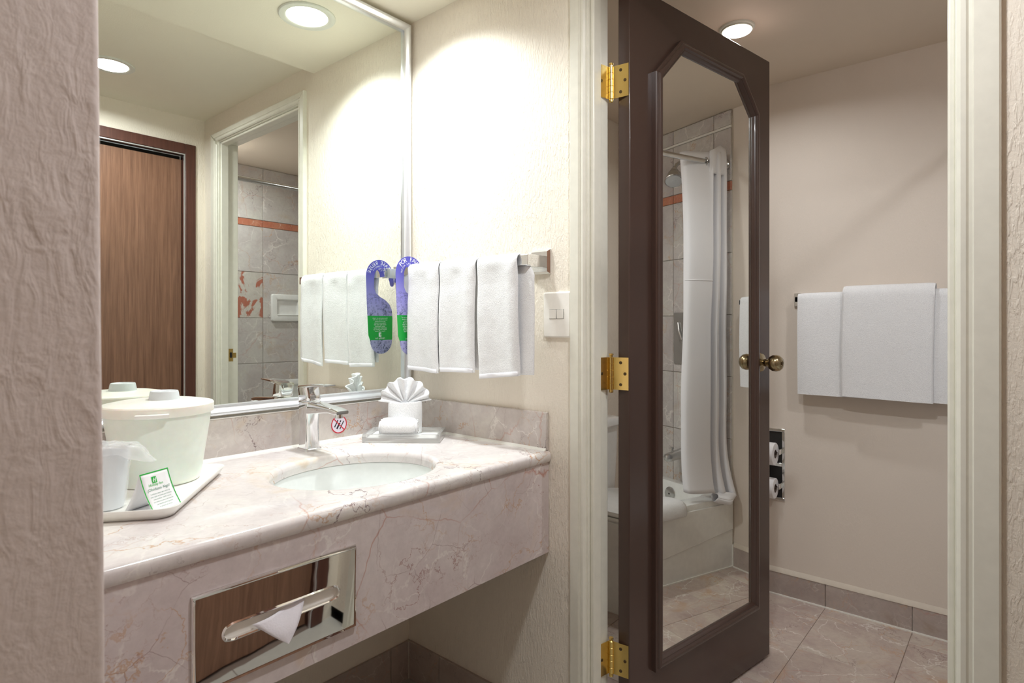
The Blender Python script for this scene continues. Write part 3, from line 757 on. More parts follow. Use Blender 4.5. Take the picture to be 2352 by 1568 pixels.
def hand_towel(label, y0, y1, zf, zb, seed, skew, tilt, back=0.0):
    t = thing('hand_towel', label, 'towel', ((XBAR), (y0+y1)/2, ZBAR), TW)
    ym = y0 + (y1-y0)
    o = drape('cloth', None, y0, y1, XBAR-.0155, XBAR+.0155, ZBAR+.0185, zf, zb, .013, seed, tilt, skew, folds=((.15, .005, .12), (.55, -.004, .2)), back=back, pinch=.0070)
    for k in ('label', 'category', 'group'):
        if k in o: del o[k]
    o.parent = t; o.location = -world(t)
    hem = MB(); m_ = len(OUTER)
    for side in (0, 1):
        pick = [(r[0], r[1]) if side == 0 else (r[-1], r[-2]) for r in OUTER[1:-1]]
        dx = -.0011 if side == 0 else .0011
        hem.v += []
        base = len(hem.v)
        for k, (p, q) in enumerate(pick):
            rib = .0004*(k % 2)
            hem.v += [(p[0]+dx*1.6, p[1], p[2]-.0008), (p[0]+dx-rib, p[1], p[2]+.003), (q[0]+dx-rib, q[1], q[2]+.001)]
        for k in range(len(pick)-1):
            for j in (0, 1): hem.f.append((base+3*k+j, base+3*k+3+j, base+3*k+4+j, base+3*k+1+j))
        if side == 0: obj('hem', hem, 'cotton', t, solid=.0012); break
    return t
hand_towel('white hand towel on the chrome bar nearest the mirror and paper hanger', -.222, -.076, 1.029, 1.045, 1, .007, -.006)
hand_towel('white hand towel hanging between two others on the chrome bar', -.380, -.226, 1.034, 1.042, 2, .008, .004)
hand_towel('white hand towel on the chrome bar nearest the light switch', -.536, -.384, 1.028, 1.036, 3, -.006, .016, -.040)

# paper hanger on the bar
YH = -.0590; HX0 = -.130
ph = thing('paper_hanger', 'blue and green printed paper hanger hooked over the chrome towel bar', 'paper hanger', (XBAR, YH, ZBAR))
def arc(cx, cz, r, a0, a1, n): return [(cx + r*math.cos(R(a0+(a1-a0)*k/n)), cz + r*math.sin(R(a0+(a1-a0)*k/n))) for k in range(n+1)]
hole_c = (.052, 1.342)
outl = ([(.010, 1.14), (.003, 1.25), (0, 1.335)] + arc(.0575, 1.342, .0575, 180, 0, 20) + [(.117, 1.330)] + arc(.1085, 1.318, .0085, 0, -180, 6) +
        [(.098, 1.328), (.092, 1.340)] + arc(.062, 1.342, .028, 10, 180, 10) + [(.033, 1.318), (.034, 1.300), (.041, 1.284), (.058, 1.272), (.080, 1.262), (.098, 1.247), (.108, 1.228), (.111, 1.20)] + [(.110, 1.13)] +
        arc(.063, 1.122, .046, 0, -180, 14)[0:])
def h3(side): 
    off = -.0006 if side < 0 else .0006
    return lambda x, z: (HX0 + x, YH + off, z)
obj('card', MB().prism(outl, .0006, lambda x, z, d: (HX0+x, YH - .0003 + d, z)), 'hanger', ph)
tw = MB()
f3, b3 = h3(-1), h3(1)
flip = lambda x, z: b3(.119 - x, z)          # back print reads properly from behind
put_text(tw, 'POR FAVOR', .0200, f3, arc=(.0575, 1.342, .0465, R(84), R(14.5)))
put_text(tw, 'REUSA LAS TOALLAS', .0095, f3, arc=(.0575, 1.342, .0335, R(88), R(10.5)))
for side, lines in ((f3, ['Te invitamos a reutilizar', 'nuestras toallas por el', 'cuidado mundial', 'El uso de las toallas', 'más de un día ahorra', 'productos químicos', 'detergente y agua', 'Cuélgalas si deseas', 'usarlas de nuevo']), (flip, ['We invite you to reuse', 'our towels to care for', 'the world water', 'Using your towels', 'more than one day', 'saves chemicals', 'detergent and water', 'Please hang them up', 'if you will reuse'])):
    for i, l in enumerate(lines): put_text(tw, l, .0060, side, x=.056 if side is f3 else .061, y=1.199 - i*.0056, sx=1.12)
    put_text(tw, 'Holiday Inn', .0090, side, x=.061, y=1.1300, shear=.2)
put_text(tw, 'PLEASE REUSE', .0180, flip, arc=(.0615, 1.342, .0465, R(92), R(13.5)))
put_text(tw, 'THE TOWELS', .0085, flip, arc=(.0615, 1.342, .0345, R(90), R(12)))
prop(obj('lettering', tw, 'white_ink', ph, smooth=False), kind='stuff')
def h_mark(mb, to3, x, z, s, ink):
    """square emblem: a rounded square with a swept H cut by strokes"""
lg = MB()
for side in (f3, flip): lg.add([side(.056, 1.135), side(.067, 1.135), side(.067, 1.150), side(.056, 1.150)], [(0, 1, 2, 3)])
obj('emblem', lg, 'white_ink', ph, smooth=False)
hm = MB()
def hstrokes(mb, to, cx, cz, s):
    for pts in ([(-.34, -.42), (-.18, -.42), (.0, .10), (.02, .40), (-.10, .40), (-.16, .10)], [(.10, -.42), (.24, -.42), (.34, .10), (.42, .40), (.28, .40), (.20, .10)], [(-.40, -.08), (.36, .04), (.38, .14), (-.38, .02)]):
        mb.add([to(cx + x*s, cz + z*s) for x, z in pts], [tuple(range(len(pts)))])
hstrokes(hm, lambda x, z: (HX0+x, YH-.0009, z), .0615, 1.1425, .011)
hstrokes(hm, lambda x, z: (HX0+.119-x, YH+.0009, z), .0575, 1.1425, .011)
obj('emblem_strokes', hm, 'green', ph, smooth=False)

# light switch
sw = thing('light_switch', 'white light switch plate with two rockers beside the casing', 'light switch', (0, -.608, 1.203))
obj('plate', MB().loft([[(x, y, z) for y, z in rrect(-.654+i, -.560-i, 1.140+i, 1.266-i, .004, 3)] for x, i in ((0, 0), (-.005, 0), (-.008, .004))]), 'switch', sw, angle=25)
obj('gap', MB().box(-.0078, -.0083, -.6315, -.5825, 1.1915, 1.2175), 'gap', sw)
for y0, y1 in ((-.6308, -.6080), (-.6062, -.5832)):
    obj('rocker', MB().add([(-.0080, y0, 1.192), (-.0080, y1, 1.192), (-.0080, y1, 1.217), (-.0080, y0, 1.217), (-.0095, y0, 1.192), (-.0095, y1, 1.192), (-.0105, y1, 1.217), (-.0105, y0, 1.217)],
        [(0, 3, 2, 1), (4, 5, 6, 7), (0, 1, 5, 4), (1, 2, 6, 5), (2, 3, 7, 6), (3, 0, 4, 7)]), 'switch', sw, bevel=.0006)

# ------------------------------------------------------------------ things on the counter: left tray group
TA = Vector((-.9186, -.4286, 0)); TE1 = Vector((.607, .794, 0)).normalized(); TE2 = Vector((-TE1.y, TE1.x, 0))
def tr(s, t, z): p = TA + TE1*s + TE2*t; return (p.x, p.y, z)
ty = thing('serving_tray', 'white plastic serving tray with raised rim on the marble counter', 'tray', tr(.18, .12, ZT))
TLn, TWd = .362, .238
rings = []
for i, z in ((.016, ZT+.0005), (.012, ZT+.001), (.003, ZT+.013), (-.001, ZT+.0200), (-.0005, ZT+.0215), (.0015, ZT+.0215), (.006, ZT+.014), (.016, ZT+.005), (.022, ZT+.0042)):
    rings.append([tr(x, y, z) for x, y in rrect(i, TLn-i, i, TWd-i, .030-min(.012, i*.4), 8)])
obj('pan', MB().loft(rings), 'white_plastic', ty, angle=60)
ZTR = ZT + .0045
bk = (-.838, -.118)
ib = thing('ice_bucket', 'ivory plastic ice bucket with lid on the white tray', 'ice bucket', (bk[0], bk[1], ZTR))
obj('pail', MB().lathe([(.001, 0), (.072, 0), (.080, .001), (.083, .005), (.0845, .012), (.1045, .148), (.105, .162), (.101, .162), (.082, .012), (.001, .008)], (bk[0], bk[1], ZTR), (0, 0, 1), 64), 'plastic', ib)
ld = obj('lid', MB().lathe([(.1055, .151), (.1092, .151), (.110, .1525), (.110, .170), (.108, .1728), (.080, .1782), (.032, .1802), (.001, .1802)], (bk[0], bk[1], ZTR), (0, 0, 1), 64, cap0=False), 'plastic', ib)
obj('lid_knob', MB().lathe([(.031, .1795), (.0285, .194), (.0275, .198), (.026, .199), (.024, .197), (.010, .197), (.009, .1955), (.001, .1955)], (bk[0]+.0105, bk[1]-.0016, ZTR), (0, 0, 1), 40), 'grey_plastic', ld, label='pale grey round lid knob')
tang = math.atan2(CAM.y - bk[1], CAM.x - bk[0])
tm = MB(); rs = []
for k in range(9):
    a = tang - R(15) + R(30)*k/8 - R(6)
    rs.append([(bk[0] + r_*math.cos(a), bk[1] + r_*math.sin(a), ZTR + z) for r_, z in ((.108, .152), (.118, .152), (.120, .1535), (.120, .1595), (.118, .161), (.108, .161))])
obj('grip_tab', tm.loft(rs), 'white_plastic', ld)

# tent card
ZC0 = ZTR + .0008
cA, cB, cD = Vector((-.9352, -.3814, ZC0)), Vector((-.8779, -.3543, ZC0)), Vector((-.9696, -.3334, ZC0))
wv = (cB - cA); sw_ = cD - cA
rd = (cA + cD)/2 + Vector((0, 0, .0705)); 
tcn = thing('tent_card', 'folded white tent card with green border standing on the tray', 'tent card', tuple((cA+cB+cD+(cD+wv))/4))
def face(c0, bow):
    # u along width, v from bottom to ridge
    def fn(u, v):
        p = c0 + wv*u + (rd - c0)*v
        nrm = (rd - c0).cross(wv).normalized()
        return p - nrm * bow * math.sin(v*PI) * (1 if True else 0)
    return fn
ff = face(cA, -.0035); fb_ = face(cD, .0035)
obj('front_leaf', MB().grid(lambda u, v: ff(u, v), 6, 10), 'paper', tcn, solid=.0004)
obj('back_leaf', MB().grid(lambda u, v: fb_(u, v), 6, 10), 'paper', tcn, solid=.0004)
obj('foot_flap', MB().grid(lambda u, v: cA + wv*u + sw_*v + Vector((0, 0, .0004)), 2, 2), 'paper', tcn, solid=.0003)
outn = Vector((wv.y, -wv.x, 0)).normalized()
if outn.dot(CAM - cA) < 0: outn = -outn
def cf(u, v, lift=.0006): 
    p = ff(u, v); return p + outn*lift*1.0 + Vector((0, 0, .0002))
H_ = (rd-cA).length; W_ = wv.length
bd = MB()
for u0, u1, v0, v1 in ((0, 1, 0, .022), (0, 1, .972, 1.0), (0, .03, .022, .972), (.97, 1, .022, .972)):
    bd.grid(lambda u, v: cf(u0+(u1-u0)*u, v0+(v1-v0)*v), 2, 10)
obj('border', bd, 'green', tcn)
c2 = lambda x, y: cf(x/W_, y/H_, .0007)
cx_ = W_/2
em = MB(); e0 = .0052; ey = H_*.80
for k in range(1): em.add([c2(cx_-e0-.004, ey-e0*1.15), c2(cx_+e0-.004, ey-e0*1.15), c2(cx_+e0-.004, ey+e0*1.15), c2(cx_-e0-.004, ey+e0*1.15)], [(0, 1, 2, 3)])
put_text(em, 'Holiday Inn', .0070, c2, cx_-.003, H_*.685, shear=.2)
obj('emblem', em, 'green', tcn, smooth=False)
e2 = MB(); hstrokes(e2, lambda x, z: cf(x/W_, z/H_, .0010), cx_-.004, ey, .0100)
obj('emblem_strokes', e2, 'paper', tcn, smooth=False)
tx = MB()
put_text(tx, '¿Olvidaste Algo?', .0076, c2, cx_, H_*.575)
for i, l in enumerate(['Si olvidaste empacar algún artículo de', 'como cepillo de dientes, pasta de dientes,', 'crema de afeitar, rastrillo o peines,', 'solo contacta al personal de recepción', 'y de inmediato te entregaremos', 'un reemplazo de cortesía']):
    put_text(tx, l, .0036, c2, cx_, H_*(.465 - i*.067), sx=.78)
prop(obj('lettering', tx, 'grey_green', tcn, smooth=False), kind='stuff')

# wrapped cup at the left edge of the view
cp = (-.979, -.268)
wc = thing('wrapped_cup', 'clear film wrapped plastic cup behind the tent card', 'cup', (cp[0], cp[1], ZTR))
obj('cup', MB().lathe([(.001, 0), (.026, 0), (.028, .002), (.036, .105), (.0345, .105), (.027, .005), (.001, .004)], (cp[0], cp[1], ZTR), (0, 0, 1), 40), 'grey_plastic', wc)
def film(u, v):
    a = 2*PI*u
    h = [.002, .04, .085, .112, .122, .112, .088][int(v*5.999)] if False else None
    if v < .55:
        t = v/.55; r = .031 + .010*t; z = .003 + .115*t
    else:
        t = (v-.55)/.45; side = max(0, math.cos(a - R(8)))
        r = .041 + (.004 + .040*side**2)*t; z = .118 + .010*math.sin(t*PI) - (.012 + .030*side)*t
    w_ = mnoise.noise(Vector((math.cos(a)*3, math.sin(a)*3, v*7))) * .005*(.3+v)
    p = Vector((cp[0] + (r+w_)*math.cos(a), cp[1] + (r+w_)*math.sin(a), ZTR + z + w_*.6))
    return p
obj('film_wrap', MB().grid(film, 48, 22), 'film', wc, angle=60)
obj('film_top', MB().grid(lambda u, v: (cp[0] + .041*v*math.cos(2*PI*u), cp[1] + .041*v*math.sin(2*PI*u), ZTR + .119 + .004*mnoise.noise(Vector((v*4*math.cos(2*PI*u), v*4*math.sin(2*PI*u), 2)))), 32, 6), 'film', wc, angle=60)

# ------------------------------------------------------------------ amenity tray with washcloths
AC = Vector((-.150, -.132, 0)); AE = Vector((.628, -.778, 0)).normalized(); AS = Vector((-AE.y, AE.x, 0))
def at(l, s, z): p = AC + AE*l + AS*s; return (p.x, p.y, z)
ay = thing('acrylic_tray', 'clear acrylic tray on the counter corner beside the faucet', 'tray', tuple(AC + Vector((0, 0, ZT))))
rings = [[at(x, y, z) for x, y in rrect(-.116+i, .116-i, -.070+i, .070-i, r, 4)] for i, z, r in ((.001, ZT+.0005, .002), (0, ZT+.001, .002), (0, ZT+.0245, .002), (.0007, ZT+.025, .002), (.0075, ZT+.025, .004), (.0085, ZT+.0245, .005), (.010, ZT+.012, .006))]
obj('tray_body', MB().loft(rings), 'acrylic', ay, angle=30)
obj('tray_floor', MB().loft([[at(x, y, z) for x, y in rrect(-.103, .103, -.057, .057, .005, 4)] for z in (ZT+.0122, ZT+.0135)]), 'tray_white', ay)
ZA = ZT + .0138
rr_ = .029
rl = MB(); rings = []
for i in range(25):
    l = -.058 + .116*i/24; e = abs(2*i/24-1); k = math.sqrt(max(0.0, 1 - e**9)) if e < 1 else .05
    k = max(k, .35)
    ring = []
    for j in range(40):
        a = 2*PI*j/40; r_ = rr_*k*(1 + .018*mnoise.noise(Vector((l*30, math.cos(a)*2, math.sin(a)*2)))) * (1 - .05*max(0, -math.sin(a)))
        ring.append(at(l - .012, -.036 + r_*math.cos(a), ZA + rr_*.97 + r_*math.sin(a)))
    rings.append(ring)
wr = thing('rolled_washcloth', 'small white washcloth roll lying at the front of the acrylic tray', 'washcloth', at(-.012, -.036, ZA))
obj('roll', rl.loft(rings), 'terry', wr, angle=60)
for sgn in (-1, 1):
    sp_ = MB()
    path = []
    for k in range(60):
        a = k*.34; r_ = .003 + .0205*k/59
        path.append(at(-.012 + sgn*.0585 - sgn*.003*k/59, -.036 + r_*math.cos(a), ZA + rr_*.97 + r_*math.sin(a)*.96))
    sp_.tube(path, .0020, 6)
    obj('spiral_edge', sp_, 'terry', wr)
fc = AC + AS*.026 + AE*-.006
vdir = (CAM - fc); vdir.z = 0; vdir.normalize(); vx = Vector((-vdir.y, vdir.x, 0))      # vx: to the right when looking from the hall
fw = thing('fan_folded_washcloth', 'white washcloth folded into a pleated fan above its rolled band', 'washcloth', (fc.x, fc.y, ZA))
bandr = MB(); rings = []
for z, r_ in ((0, .047), (.003, .049), (.05, .0505), (.094, .050), (.099, .048), (.099, .040), (.08, .038)):
    ring = []
    for j in range(56):
        a = 2*PI*j/56; q = r_*(1 + .02*mnoise.noise(Vector((math.cos(a)*2, math.sin(a)*2, z*20))))
        p = fc + vx*(q*math.cos(a)*1.05) + vdir*(q*math.sin(a)*.80)
        ring.append((p.x, p.y, ZA + z))
    rings.append(ring)
obj('band', bandr.loft(rings), 'terry', fw, angle=60)
NPL = 7
def fanp(u, v):
    ang = R(176) - R(172)*u
    ple = math.sin(u*NPL*2*PI)
    r_ = .010 + (.068 + .005*math.sin(u*PI))*v + .0035*math.cos(u*NPL*2*PI)*v
    base = fc + vx*(.016*(1-2*u)*-1*0) + Vector((0, 0, ZA + .091))
    el = .28 + .72*math.sin(ang)
    p = base + vx*(r_*math.cos(ang)*1.0) + Vector((0, 0, r_*max(.16, math.sin(ang))*.98))
    p += vdir*(.0085*ple*(.3+v) - .006 + .012*v*(1-math.sin(ang)) + .006)
    return p
obj('fan', MB().grid(fanp, 128, 14), 'terry', fw, solid=.0035, angle=70)
def roseb(u, v):
    a = 2*PI*u*1.35; r_ = .006 + .022*u
    p = fc - vdir*.012 + vx*(r_*math.cos(a)) - vdir*(r_*math.sin(a)*.6)
    return (p.x, p.y, ZA + .080 + v*(.062 - .022*u) + .003*math.sin(a*3)*v)
obj('rear_tuck', MB().grid(roseb, 40, 8), 'terry', fw, solid=.003, angle=70)

# ------------------------------------------------------------------ bathroom: tub
X0t, X1t = XB+.009, XF-.0085
tub = thing('bathtub', 'white bathtub reflected in the mirror of the open door', 'bathtub', ((X0t+X1t)/2, (YL+YT)/2, 0))
ZR = .345
rings = []
for i, z, r_ in ((0, .0, .004), (0, ZR-.016, .004), (.004, ZR-.005, .008), (.014, ZR, .014)):
    rings.append([(x, y, z) for x, y in rrect(X0t+(i if i > .004 else 0), X1t-(i if i > .004 else 0), YL+.0085+(i if i > .004 else 0), YT-i, r_, 8)])
for dx, dy0, dy1, z, r_ in ((.075, .05, .075, ZR, .09), (.083, .058, .083, ZR-.008, .09), (.10, .075, .10, ZR-.08, .10), (.14, .10, .13, .09, .12), (.19, .14, .17, .055, .12), (.30, .22, .25, .05, .10)):
    rings.append([(x, y, z) for x, y in rrect(X0t+dx, X1t-dx*.85, YL+.0085+dy0, YT-dy1, r_, 8)])
obj('shell', MB().loft(rings), 'ceramic', tub, angle=40)
obj('apron_panel', MB().prism([(X0t+.01, .012), (X1t-.004, .1845), (X1t-.004, ZR-.03), (X0t+.01, ZR-.03)], .007, lambda x, z, d: (x, YT + d - .001, z)), 'ceramic', tub, bevel=.004, seg=3)
ov = obj('overflow_plate', MB().lathe([(.036, 0), (.036, .003), (.030, .007), (.001, .008)], (X1t-.083, -1.86, .285), (-1, 0, .12), 32), 'steel', tub)
obj('screw', MB().lathe([(.005, .008), (.004, .010), (.001, .010)], (X1t-.083, -1.86, .285), (-1, 0, .12), 12), 'gap', ov)
# tub spout, valve, shower head on the end wall
XE = XF - .016
ts = thing('tub_spout', 'chrome tub spout at the tiled end of the bathtub', 'spout', (XE, -1.845, .50))
obj('spout_body', MB().lathe([(.026, 0), (.028, .004), (.026, .03), (.024, .09), (.021, .115), (.014, .125), (.001, .127)], (XE, -1.845, .495), (-1, 0, -.12), 28), 'steel', ts)
obj('diverter', MB().lathe([(.005, 0), (.005, .016), (.009, .018), (.009, .026), (.001, .028)], (XE-.075, -1.845, .508), (0, 0, 1), 16), 'steel', ts)
sv = thing('shower_valve', 'grey shower valve plate with lever beside the curtain', 'valve', (XE, -1.80, 1.10))
obj('valve_plate', MB().prism(rrect(-1.905, -1.72, .97, 1.245, .004, 3), .004, lambda y, z, d: (XE + .0005 - d, y, z)), 'steel', sv, bevel=.001)
obj('valve_lever', MB().lathe([(.020, .004), (.020, .03), (.015, .034), (.001, .035)], (XE, -1.82, 1.10), (-1, 0, 0), 24).tube([(XE-.03, -1.82, 1.10), (XE-.035, -1.835, 1.15), (XE-.03, -1.845, 1.19)], [.012, .015, .010], 12), 'steel', sv)
sh_ = thing('shower_fixture', 'chrome bell shower head on a curved arm left of the curtain', 'shower head', (XE, -1.80, 2.02))
arm = [(XE, -1.80, 2.015), (XE-.03, -1.797, 2.028), (XE-.07, -1.790, 2.026), (XE-.105, -1.782, 2.006), (XE-.13, -1.775, 1.978)]
obj('arm', MB().tube(arm, .0095, 12), 'steel', sh_)
obj('wall_flange', MB().lathe([(.028, 0), (.027, .004), (.014, .010), (.010, .012)], (XE, -1.80, 2.015), (-1, 0, 0), 24), 'steel', sh_)
dsh = Vector((-.40, .36, -.84))
hdb = obj('head_bell', MB().lathe([(.012, 0), (.016, .008), (.014, .014), (.022, .022), (.024, .034), (.033, .044), (.037, .062), (.037, .070), (.045, .078), (.047, .090), (.044, .094), (.042, .092), (.001, .092)], Vector(arm[-1]) - dsh*.004, dsh, 36), 'steel', sh_)
obj('spray_face', MB().lathe([(.040, .0925), (.030, .0945), (.012, .0945), (.011, .097), (.001, .097)], Vector(arm[-1]) - dsh*.004, dsh, 30), 'grey_plastic', hdb)
# rod and curtain
YR, ZRD = -1.565, 1.965
rod = thing('curtain_rod', 'chrome shower curtain rod across the tub', 'curtain rod', ((X0t+XF)/2, YR, ZRD))
obj('rod', MB().tube([(XB+.008, YR, ZRD), (XE, YR, ZRD)], .0125, 20), 'steel', rod)
for x, s in ((XE, -1), (XB+.0085, 1)):
    obj('flange', MB().lathe([(.030, 0), (.029, .006), (.017, .018), (.013, .02)], (x, YR, ZRD), (s, 0, 0), 24), 'steel', rod)
# curtain: flat panel then bunched folds, gathered towards the far wall
ct = thing('shower_curtain', 'white fabric shower curtain drawn to the far end of the rod', 'shower curtain', (1.26, YR, .36))
path = [(1.128, -1.575), (1.134, -1.545), (1.18, -1.528), (1.24, -1.522), (1.262, -1.530), (1.262, -1.60), (1.278, -1.62), (1.290, -1.60), (1.292, -1.535), (1.308, -1.526), (1.320, -1.54), (1.322, -1.60), (1.334, -1.62), (1.346, -1.60), (1.347, -1.540), (1.360, -1.530), (1.372, -1.545), (1.374, -1.60), (1.384, -1.61)]
def cat(P, t):
    n = len(P)-1; f = t*n; i = min(int(f), n-1); f -= i
    p = [Vector(P[max(0, min(n, i+k))]) for k in (-1, 0, 1, 2)]
    return .5*((2*p[1]) + (p[2]-p[0])*f + (2*p[0]-5*p[1]+4*p[2]-p[3])*f*f + (3*p[1]-p[0]-3*p[2]+p[3])*f**3)
zt_, zb_ = 2.015, .352
def curt(u, v):
    p = cat(path, u); z = zt_ + (zb_ - zt_)*v
    x, y = p.x, p.y
    n_ = mnoise.noise(Vector((u*9, v*5, 1)))*.004
    # gather at the rod, fuller in the middle
    y = YR + (y - YR)*(1.0 - .25*math.exp(-v*14))
    x = x + .034*(1-u)*math.exp(-v*9) - .020*(1-u)*min(1, v*1.4) + .006*math.sin(v*6)*(1-u)
    if u < .24: y -= .070*(1 - (u/.24)**2)*math.exp(-v*7)*(.25 + .75*min(1, (.24-u)/.05))
    if v > .84:      # pulled outward over the rim at the bottom
        t = (v-.84)/.16
        y += .045*t*t*u + .012*t*t
        x += .012*t*u
        z += .030*t*t*(1-u)*1.4
    return (x + n_, y + n_*.8, z)
obj('fabric', MB().grid(curt, 150, 60), 'cotton', ct, solid=.0016, angle=80)
def sl(v0, v1, off):
    return lambda u, v: Vector(curt(.02 + .28*u, v0 + (v1-v0)*v)) + Vector((0, off, 0))
obj('header_flap', MB().grid(lambda u, v: Vector((1.262 + .112*u, YR + .028 - .02*abs(u-.55) + .006*math.sin(u*9), 1.905 + .145*v - .030*v*abs(u-.62)*2)), 24, 6), 'cotton', ct, solid=.0016, angle=80)
obj('seam', MB().grid(sl(.375, .378, .0015), 20, 1), 'cotton', ct, solid=.003)
for x in (1.256, 1.30, 1.335):
    obj('grommet', MB().lathe([(.0165, -.003), (.022, -.003), (.023, 0), (.022, .003), (.0165, .003), (.0155, 0), (.0165, -.003)], (x, YR, ZRD), (1, .45, 0), 28, cap0=False, cap1=False), 'steel', ct)
def bundle(u, v):
    a = 2*PI*u; r_ = (.010 + .022*math.sin(PI*(.15+.8*v)))
    cxp = Vector((1.255 + .128*v, -1.512 + .020*math.sin(v*PI), .362 - .012*math.sin(v*PI)))
    k = 1 + .14*math.sin(a*3 + v*8)
    return cxp + Vector((.008*math.sin(a), r_*k*math.cos(a), r_*k*math.sin(a)*.85))
obj('gathered_hem', MB().grid(bundle, 30, 24), 'cotton', ct, solid=.001, angle=80)
# bath mat over the tub edge
def drape_x(x0, x1, th):
    P = [(YT-.115, ZR+.006), (YT-.06, ZR+.010), (YT-.015, ZR+.012), (YT+.004, ZR+.006), (YT+.012, ZR-.012), (YT+.013, ZR-.026), (YT+.013, ZR-.042)]
    mb = MB(); rings = []
    for i in range(25):
        q = i/24; x = x0 + (x1-x0)*q; e = abs(2*q-1); k = max(.2, math.sqrt(max(0, 1-e**10)))
        o_, i_ = [], []
        for j in range(25):
            p = cat(P, j/24); a = cat(P, max(0, j/24-.01)); c = cat(P, min(1, j/24+.01)); d = (c-a).normalized(); nn = Vector((-d.y, d.x))
            if nn.y < 0 and j < 12: nn = -nn
            if j >= 12 and nn.x < 0: nn = -nn
            kk = k*max(.4, math.sqrt(max(0, 1-abs(2*j/24-1)**12)))
            h = th*kk + .0015*mnoise.noise(Vector((x*20, j*.3, 0)))
            o_.append((x, p.x + nn.x*h, p.y + nn.y*h)); i_.append((x, p.x, p.y))
        rings.append(o_ + i_[::-1])
    return u_loft(mb, rings)
prop(obj('bath_mat', drape_x(.60, 1.07, .020), 'terry', angle=70), 'thick white bath mat folded over the tub edge', 'bath mat')
# soap dishes on the long wall
def soap(name, label, x0, x1, z0, z1, deep):
    t = thing(name, label, 'soap dish', ((x0+x1)/2, YL+.008, z0), 'soap dishes in the shower tiles')
    y = YL + .008
    rings = [[(x, yy, z) for x, z in rrect(x0+i, x1-i, z0+i, z1-i, .012, 4)] for i, yy in ((0, y), (0, y+.012), (.004, y+.020), (.010, y+.022), (.034, y+.022), (.038, y+.018), (.044, y+.004))]
    obj('dish', MB().loft(rings), 'ceramic', t, angle=40)
    obj('lip', MB().box(x0+.036, x1-.036, y+.004, y+deep, z0+.038, z0+.048), 'ceramic', t, bevel=.004, seg=3)
    return t
soap('soap_dish', 'white ceramic soap dish set high in the shower tiles', .674, .905, 1.206, 1.392, .024)
soap('soap_dish', 'white ceramic soap dish low in the shower tiles behind the faucet reflection', .715, .945, .60, .802, .030)

# bath towels on the long bar
XBB, ZBB = 1.352, 1.284
tb2 = thing('bathroom_towel_bar', 'long chrome towel bar on the beige bathroom wall', 'towel bar', (XF, -1.14, ZBB))
obj('bar', MB().box(XBB-.006, XBB+.006, -1.445, -.855, ZBB-.011, ZBB+.011), 'chrome', tb2, bevel=.001)
for y in (-.866, -1.434):
    p = obj('mount', MB().box(XBB-.006, XF-.005, y-.012, y+.012, ZBB-.013, ZBB+.013), 'chrome', tb2, bevel=.001)
    obj('mount_plate', MB().box(XF-.008, XF, y-.028, y+.028, ZBB-.028, ZBB+.028), 'chrome', p, bevel=.002)
drape('bath_towel', 'wide white bath towel folded over the bathroom towel bar', -1.430, -.869, XBB-.016, XBB+.016, ZBB+.024, .889, .905, .016, 11, 0, 0, folds=((.22, -.003, .1),), group='white towels on the bathroom bar', bulge=.006, hem=False)
drape('bath_towel', 'narrower white towel draped over the middle of the wide bath towel', -1.342, -1.041, XBB-.036, XBB+.030, ZBB+.046, .891, .93, .014, 12, -.006, .006, folds=((.08, -.002, .1),), group='white towels on the bathroom bar', bulge=.006, hem=False)

# toilet paper holder
tp = thing('toilet_paper_holder', 'recessed chrome double toilet paper holder behind the door edge', 'toilet paper holder', (XF, -.725, .412))
y0, y1, z0, z1 = -.800, -.655, .410, .724
zm = (z0+z1)/2
fm = MB().box(XF-.006, XF, y0, y1, z0, z0+.014).box(XF-.006, XF, y0, y1, z1-.014, z1).box(XF-.006, XF, y0, y0+.012, z0+.014, z1-.014).box(XF-.006, XF, y1-.012, y1, z0+.014, z1-.014).box(XF-.006, XF, y0+.012, y1-.012, zm-.008, zm+.008)
obj('frame', fm, 'chrome', tp, bevel=.002)
obj('recess', MB().box(XF-.0012, XF-.0004, y0+.01, y1-.01, z0+.01, z1-.01), 'gap', tp)
for zc, k in ((.628, 0), (.480, 1)):
    a = obj('arm', MB().box(XF-.046, XF-.002, y0+.008, y0+.016, zc-.012, zc+.012), 'chrome', tp, bevel=.003)
    obj('arm', MB().box(XF-.046, XF-.002, y1-.016, y1-.008, zc-.012, zc+.012), 'chrome', tp, bevel=.003)
    obj('spindle', MB().tube([(XF-.038, y0+.012, zc), (XF-.038, y1-.012, zc)], .007, 14), 'chrome', tp)
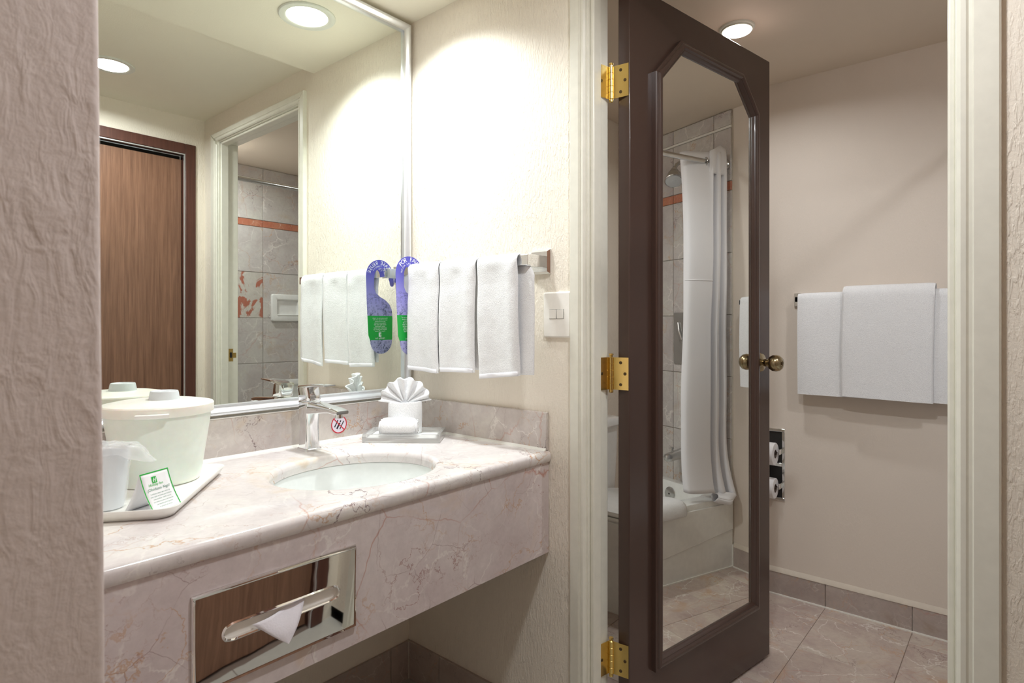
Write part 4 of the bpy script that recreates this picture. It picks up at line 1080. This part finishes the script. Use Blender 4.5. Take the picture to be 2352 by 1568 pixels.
for zc, rad, lab in ((.628, .048, 'full toilet paper roll in the upper part of the holder'), (.480, .044, 'toilet paper roll in the lower part of the holder')):
    t = thing('toilet_paper_roll', lab, 'toilet paper', (XF-.040-.010, -.727, zc), 'toilet paper rolls')
    obj('paper', MB().lathe([(.019, -.048), (rad-.002, -.048), (rad, -.046), (rad, .046), (rad-.002, .048), (.019, .048), (.019, -.048)], (XF-.050, -.727, zc-.008), (0, 1, 0), 40, cap0=False, cap1=False), 'paper', t)
    obj('core', MB().lathe([(.0188, -.0475), (.0188, .0475), (.0175, .0475), (.0175, -.0475), (.0188, -.0475)], (XF-.050, -.727, zc-.008), (0, 1, 0), 24, cap0=False, cap1=False), 'grout', t)

# toilet, seen in the gap between jamb and door
TX = .885
tlt = thing('toilet', 'white toilet behind the open door, seen past the hinges', 'toilet', (TX, -.35, 0))
def ov_(cx, cy, a, b_, z, n=48, e=2.3):
    return [(cx + a*math.copysign(abs(math.cos(2*PI*k/n))**(2/e), math.cos(2*PI*k/n)), cy + b_*math.copysign(abs(math.sin(2*PI*k/n))**(2/e), math.sin(2*PI*k/n)), z) for k in range(n)]
obj('tank', MB().loft([[(x, y, z) for x, y in rrect(TX-.205+i, TX+.205-i, -.165+i*.6, .026, .03, 5)] for i, z in ((.02, .40), (.012, .43), (.004, .58), (0, .715))]), 'ceramic', tlt)
obj('tank_lid', MB().loft([[(x, y, z) for x, y in rrect(TX-.218+i, TX+.218-i, -.178+i, .028, .03, 5)] for i, z in ((.006, .715), (0, .722), (0, .742), (.006, .752), (.02, .756))]), 'ceramic', tlt)
obj('bowl', MB().loft([ov_(TX, -.30, .105, .23, 0), ov_(TX, -.30, .105, .23, .03), ov_(TX, -.31, .095, .21, .10), ov_(TX, -.33, .10, .215, .20), ov_(TX, -.36, .145, .24, .30), ov_(TX, -.385, .178, .265, .37), ov_(TX, -.39, .183, .27, .395), ov_(TX, -.39, .178, .265, .40)]), 'ceramic', tlt)
obj('seat', MB().loft([ov_(TX, -.395, .186, .262, .403), ov_(TX, -.395, .190, .266, .410), ov_(TX, -.395, .186, .262, .418)]), 'ceramic', tlt)
obj('seat_lid', MB().loft([ov_(TX, -.395, .186, .262, .4225), ov_(TX, -.395, .190, .266, .428), ov_(TX, -.395, .188, .264, .440), ov_(TX, -.395, .17, .245, .447)]), 'ceramic', tlt)
